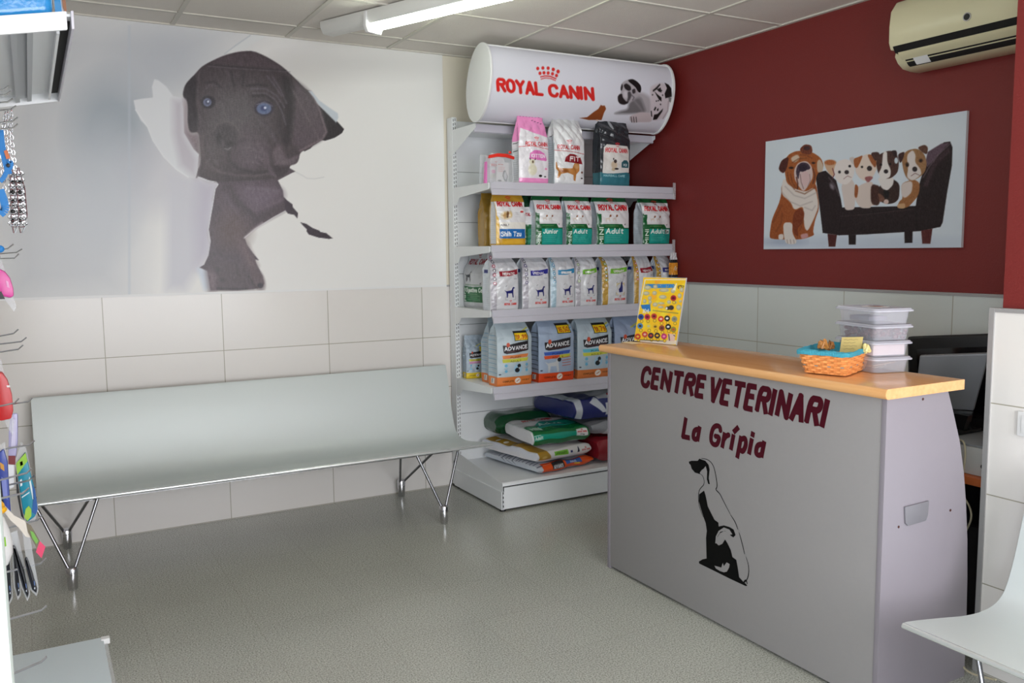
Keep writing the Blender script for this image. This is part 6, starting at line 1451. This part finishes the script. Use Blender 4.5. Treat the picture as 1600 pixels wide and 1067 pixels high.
# ---- goods on the hooks
def slab(w, px_, y, th):
    q = [at(u, v, y=y) for u, v in px_]
    w.prism([(p[0], p[2]) for p in q], 'y', y, y-th); return w
def linkchain(w, pts, step=0.0105, R=0.0068, r=0.0015):
    pts = chaikin3(pts, 2); L = [0.0]
    for a_, b_ in zip(pts[:-1], pts[1:]): L.append(L[-1]+(b_-a_).length)
    n = max(2, int(L[-1]/step)); k_ = 0
    for i in range(n):
        s_ = L[-1]*i/(n-1)
        while k_ < len(L)-2 and L[k_+1] < s_: k_ += 1
        f_ = (s_-L[k_])/max(1e-6, L[k_+1]-L[k_]); c = pts[k_].lerp(pts[k_+1], f_)
        d_, u_, v_ = basis(pts[k_+1]-pts[k_])
        if i % 2: u_ = v_
        w.tube([c+d_*(R*math.cos(t_))+u_*(R*.62*math.sin(t_)) for t_ in [2*PI*j/8 for j in range(8)]], r, 5, closed=True)
V3 = lambda u, v, y: Vector(at(u, v, y=y))
CH = [('chain_lead', 'chrome chain lead hanging at the very left edge below the upper shelf', [(8, 178), (4, 215), (3, 260), (8, 300)], -2.00),
      ('chain_lead', 'chrome chain lead hanging behind the blue collar, nearer the stand', [(12, 176), (9, 205), (11, 240), (14, 262)], -1.96),
      ('chain_lead', 'chrome chain lead furthest right, falling straight below the upper shelf', [(18, 173), (17, 200), (20, 230), (24, 262), (25, 268)], -1.90),
      ('chain_lead', 'chrome chain lead hanging beside the furthest right one', [(15, 190), (14, 215), (16, 245), (19, 262)], -1.93)]
for n_, l_, p_, y in CH:
    w = MB(); linkchain(w, [V3(u, v, y) for u, v in p_]); tag(w.build(n_, MT['chrome'], smooth=True), l_, 'chain lead', 'chrome chain leads under the upper shelf')
for (l_, cx_, wd, y) in (('chrome prong collar hanging furthest right under the chain leads', 33, 9, -1.9), ('chrome prong collar hanging at the left of its twin', 22, 7, -1.97)):
    w = MB()
    t0, b0 = V3(cx_-5, 263, y), V3(cx_+4, 350, y)
    L_ = [V3(cx_-6, 262, y), V3(cx_-wd*.9, 300, y), V3(cx_-wd*.6, 345, y), V3(cx_-1, 364, y)]
    R2 = [V3(cx_-4, 262, y), V3(cx_+wd*.6, 295, y), V3(cx_+wd, 335, y), V3(cx_+wd*.8, 352, y), V3(cx_+1, 364, y)]
    w.tube(L_, .0022, 6).tube(R2, .0022, 6)
    for i in range(9):
        f_ = (i+.5)/9; v_ = 268+88*f_; hw = wd*(.35+.5*f_)
        for s_ in (-1, 1):
            c = V3(cx_-3*(1-f_)+s_*hw*.75, v_, y)
            w.tube([c+Vector((-.008, 0, .004)), c+Vector((0, -.006, -.004)), c+Vector((.008, 0, .003))], .0017, 5)
            w.tube([c+Vector((0, -.004, -.006)), c+Vector((-s_*.012, -.010, -.008))], .0016, 5)
            w.tube([c+Vector((.006*math.cos(t_), 0, .006*math.sin(t_)+.004)) for t_ in [2*PI*j/8 for j in range(8)]], .0015, 5, closed=True)
    o = w.build('prong_collar', MT['chrome'], smooth=True); tag(o, l_, 'prong collar', 'prong collars on the hooks')
    w = MB()
    for i in range(5): c = V3(cx_-2, 285+15*i, y); w.blob(c+Vector((0, -.004, 0)), .006, .004, .006, 8, 6)
    w.build('rubber_tip', MT['black'], o, smooth=True)
# blue dog collar and lead straps
def strap(w, p_, y, wd=0.016, th=0.003):
    q = chaikin3([V3(u, v, y) for u, v in p_], 2)
    for a_, b_ in zip(q[:-1], q[1:]):
        d_ = (b_-a_).normalized(); n_2 = Vector((d_.z, 0, -d_.x))*wd/2; e = Vector((0, -th, 0))
        c = [a_+n_2, b_+n_2, b_-n_2, a_-n_2]
        w._add([tuple(k_) for k_ in c]+[tuple(k_+e) for k_ in c], [(0, 1, 2, 3), (7, 6, 5, 4), (0, 4, 5, 1), (1, 5, 6, 2), (2, 6, 7, 3), (3, 7, 4, 0)])
blue = flat('blue_nylon', (36, 130, 206), .55)
cl_ = thing('dog_collar', 'blue nylon dog collar with a small orange badge and black buckle', 'collar')
w = MB(); strap(w, [(0, 202), (2, 225), (8, 250), (14, 272)], -2.06, .017); w.build('strap', blue, cl_)
w = MB(); slab(w, [(6, 236), (11, 234), (16, 247), (10, 249)], -2.065, .003); w.build('badge', flat('orange_badge', (214, 110, 50), .4), cl_)
w = MB(); slab(w, [(9, 258), (18, 252), (22, 256), (12, 262)], -2.06, .010); w.build('buckle', MT['black'], cl_, bevel=.001)
w = MB(); strap(w, [(13, 255), (18, 250), (19, 262), (11, 268)], -2.07, .008); w.build('keeper', blue, cl_)
w = MB(); strap(w, [(12, 262), (8, 275), (0, 284)], -2.09, .012)
tag(w.build('lead_strap', blue), 'thin blue strap crossing to the left edge below the blue collar', 'lead')
w = MB(); strap(w, [(0, 296), (6, 312), (9, 328), (0, 335)], -2.13, .02)
tag(w.build('lead_strap', blue), 'looped blue strap at the left edge beside the prong collars', 'lead')
w = MB(); w.blob(V3(-1, 389, -2.3), .012, .008, .010); tag(w.build('bone_charm', blue, smooth=True), 'blue knob on the hook at the left edge above the pink lead case', 'charm')
# clear blister packs: coloured case, card and clear shell
def blister(name, label, cat, body, bodycol, edge, y, th=0.03, group=None, extra=None):
    t = thing(name, label, cat, tuple(V3(*body[0], y)))
    o_ = Vector(t.location)
    def bl(nm, px_, m, dy, th_, bev=.004):
        w = MB(); q = [Vector(at(u, v, y=y+dy))-o_ for u, v in px_]
        w.prism([(p.x, p.z) for p in q], 'y', dy, dy-th_); return w.build(nm, m, t, bevel=bev)
    bl('case', body, flat(name+'_c%d_%d' % (bodycol[0], bodycol[2]), bodycol, .3), 0, th, .006)
    if edge: bl('clear_shell', edge, MT['clear'], 0.003, .004, 0)
    for i, (nm, px_, col) in enumerate(extra or []): bl(nm, px_, flat('%s_%d_%d_%d' % (nm, *col), col, .35), -th-0.0012, .0018, 0)
    return t
blister('lead_case', 'pink retractable lead case in a clear blister at the left edge', 'lead case', [(-12, 418), (0, 420), (8, 424), (16, 434), (21, 450), (22, 462), (16, 465), (8, 463), (-12, 462)], (220, 70, 160), [(-14, 400), (0, 398), (26, 480), (22, 487), (-14, 440)], -1.95,
        extra=[('highlight', [(9, 438), (13, 440), (15, 450), (11, 448)], (240, 170, 214)), ('black_base', [(-12, 462), (2, 455), (8, 467), (-12, 468)], (24, 22, 26))])
blister('lead_case', 'red retractable lead case in a clear blister at the left edge', 'lead case', [(-12, 578), (4, 580), (12, 592), (19, 615), (21, 640), (18, 652), (4, 655), (-12, 655)], (196, 30, 34), [(-14, 560), (2, 562), (22, 660), (20, 680), (10, 665), (-14, 600)], -1.95,
        extra=[('highlight', [(10, 602), (15, 602), (16, 605), (11, 605)], (250, 236, 236))])
blister('card_strip', 'narrow lavender card with a dark red base hanging at the left', 'card', [(17, 646), (28, 645), (28, 690), (25, 715), (13, 714), (14, 670)], (184, 180, 214), None, -1.88, .004, extra=[('red_label', [(13, 712), (24, 712), (24, 726), (13, 725)], (120, 40, 44)), ('white_label', [(13, 726), (22, 726), (22, 760), (13, 765)], (226, 228, 232)), ('pattern', [(19, 655), (25, 654), (24, 700), (17, 702)], (206, 202, 228))])
blister('blue_packet', 'dark blue printed packet hanging at the left edge above the duck toy', 'packet', [(-8, 712), (6, 700), (12, 720), (15, 770), (17, 800), (8, 800), (-8, 760)], (54, 74, 160), [(-8, 700), (8, 690), (18, 800), (10, 806)], -2.05, .008,
        extra=[('gold_print', [(0, 722), (6, 726), (7, 736), (1, 732)], (206, 150, 60)), ('pale_print', [(2, 745), (10, 750), (12, 780), (5, 776)], (130, 140, 206)), ('dark_edge', [(-8, 745), (1, 750), (8, 800), (0, 795)], (20, 20, 30))])
blister('teal_packet', 'teal and lime printed packet hanging left, with a black edge', 'packet', [(25, 724), (40, 705), (47, 735), (55, 765), (59, 795), (55, 806), (42, 815), (36, 800), (30, 760)], (24, 140, 166), [(24, 722), (33, 690), (41, 700), (60, 795), (55, 812), (42, 818)], -1.86, .010,
        extra=[('lime_print', [(25, 724), (40, 707), (43, 720), (27, 742)], (150, 200, 60)), ('red_badge', [(31, 722), (35, 720), (36, 726), (32, 728)], (200, 60, 60)), ('lime_spot', [(40, 795), (45, 790), (49, 796), (49, 806), (43, 814), (38, 808)], (160, 204, 70)), ('blue_print', [(50, 756), (55, 765), (59, 795), (56, 804), (50, 800), (52, 780)], (30, 90, 160)),
               ('white_print', [(33, 770), (44, 762), (44, 764), (33, 772)], (214, 232, 236)), ('white_print', [(34, 776), (46, 768), (46, 770), (34, 778)], (214, 232, 236)), ('pale_print', [(46, 744), (50, 760), (53, 780), (51, 780), (47, 760), (45, 748)], (214, 232, 236)), ('oval', [(31, 750), (34, 748), (35, 758), (32, 760)], (226, 232, 236)), ('black_edge', [(24, 727), (27, 745), (33, 790), (38, 812), (33, 806), (26, 770)], (18, 18, 22))])
for i, (px_, lab) in enumerate((([(8, 850), (12, 846), (16, 890), (18, 930), (14, 941), (10, 925)], 'black comb in a clear sleeve, leftmost of the four'), ([(20, 850), (24, 850), (29, 890), (31, 925), (28, 932), (24, 915)], 'black comb in a clear sleeve, second from the left'),
                              ([(19, 850), (24, 852), (38, 890), (45, 925), (43, 934), (35, 915), (27, 885)], 'black comb in a clear sleeve, third from the left'), ([(38, 872), (42, 868), (50, 890), (58, 918), (57, 926), (50, 920), (43, 895)], 'black comb in a clear sleeve, rightmost of the four'))):
    sh_ = [(px_[0][0]-3, 832), (px_[1][0]+3, 828), (px_[3][0]+2, px_[3][1]-4), (px_[3][0]+2, px_[3][1]+4), (px_[4][0], px_[4][1]+5), (px_[5][0]-3, px_[5][1])]
    mx_, my_ = (px_[2][0]+px_[4][0])/2-1, (px_[2][1]+px_[4][1])/2
    blister('sleeved_comb', lab, 'comb', px_, (22, 24, 34), sh_, -1.93-.035*i, .012, extra=[('highlight', [(mx_, my_), (mx_+1.6, my_-1), (mx_+2.6, my_+6), (mx_+1.2, my_+7)], (96, 120, 170)), ('glint', [(mx_+1, my_+10), (mx_+2.5, my_+9), (mx_+2.5, my_+12), (mx_+1, my_+12)], (220, 226, 236))])
# white duck toy with yellow beak, green letter
dt = thing('duck_toy', 'white bottle shaped toy with orange yellow beak and green letter at the left edge', 'toy', tuple(V3(-6, 885, -2.45)))
o_ = Vector(dt.location); R0 = .034
MB().lathe([(.004, 0), (.024, .002), (R0, .03), (R0*1.04, .06), (.030, .095), (.022, .125), (.014, .14)], (0, 0, 0), 24, sx=1.15).build('body', MT['white_plastic'], dt, smooth=True)
MB().blob((0.004, -.004, .152), .026, .022, .026).blob((.018, -.018, .15), .016, .016, .010).build('beak', flat('duck_yellow', (246, 180, 20), .4), dt, smooth=True)
w = MB(); 
for s_ in text_strokes('M', .022, .022): w.tube([(p[0]-.002+.004, -math.sqrt(max(1e-6, R0**2-(p[0]/1.15)**2))-.001, .058+p[1]*1.0) for p in s_], .0028, 6)
w.build('green_letter', flat('letter_green', (140, 206, 40), .4), dt, smooth=True)
# cream cord tag with a printed card
ct_ = thing('hang_tag', 'cream plastic loop with a small printed tag ending in pink, hanging left', 'tag')
w = MB(); slab(w, [(0, 781), (6, 788), (22, 805), (38, 813), (45, 822), (50, 840), (40, 838), (30, 825), (16, 812), (2, 792)], -2.2, .002); w.build('loop', flat('cream_plastic', (224, 216, 204), .4), ct_)
w = MB(); slab(w, [(41, 817), (48, 820), (64, 848), (60, 862), (54, 850), (44, 832)], -2.203, .0015); w.build('printed_tag', flat('tag_print', (120, 110, 90), .4), ct_)
w = MB(); slab(w, [(47, 829), (52, 831), (60, 845), (57, 850), (50, 840)], -2.206, .001); w.build('green_print', flat('tag_green', (120, 180, 80), .4), ct_)
w = MB(); slab(w, [(62, 845), (71, 854), (65, 872), (56, 862)], -2.203, .0016); w.build('pink_end', flat('tag_pink', (226, 70, 110), .4), ct_)
# blue packs on the upper shelf
bp_ = flat('blue_film', (40, 140, 206), .2, coat=.4, bump=.3, bscale=30); 
pk = thing('pad_pack', 'shiny blue plastic pack lying on the upper shelf at the top left corner', 'pack')
w = MB(); tbox(w, GX+.05, XS-.045, -2.74, -2.30, 2.040, 2.19); w.build('film_wrap', bp_, pk, bevel=.02, seg=3)
w = MB(); 
for k_ in range(4): w.tube(chaikin3([T3(-3.68+.02*k_, -2.765+0.003*k_, 2.072+.004*k_), T3(-3.64, -2.766+0.003*k_, 2.086+.008*k_), T3(-3.60, -2.765+.003*k_, 2.074+.006*k_)], 2), .0012, 5)
w.build('printed_rings', flat('pale_blue_print', (150, 206, 236), .3), pk)
pk = thing('pad_pack', 'blue and white plastic pack spilling over the right edge of the upper shelf', 'pack')
w = MB(); q = [V3(80, -12, -2.2), V3(100, -12, -2.2), V3(105, 20, -2.2), V3(102, 36, -2.2), V3(99, 50, -2.2), V3(96, 70, -2.2), V3(93, 82, -2.2), V3(90, 60, -2.2), V3(91, 36, -2.2), V3(86, 22, -2.2)]
w.prism([(p.x, p.z) for p in q], 'y', -2.2, -1.86); w.build('film_wrap', flat('white_film', (214, 214, 220), .25, coat=.4), pk, bevel=.004)
w = MB(); q = [V3(*p, -2.203) for p in [(84, -10), (93, -10), (96, 12), (97, 22), (93, 40), (90, 36), (86, 20)]]; w.prism([(p.x, p.z) for p in q], 'y', -2.203, -2.207); w.build('blue_print', bp_, pk)
w = MB(); q = [V3(*p, -2.203) for p in [(94, 46), (101, 50), (102, 58), (97, 72), (95, 76)]]; w.prism([(p.x, p.z) for p in q], 'y', -2.203, -2.207); w.build('blue_print', bp_, pk)
w = MB(); q = [V3(*p, -2.203) for p in [(96, -10), (101, -10), (104, 16), (103, 26), (98, 10)]]; w.prism([(p.x, p.z) for p in q], 'y', -2.203, -2.207); w.build('brown_print', flat('brown_print', (150, 100, 70), .4), pk)
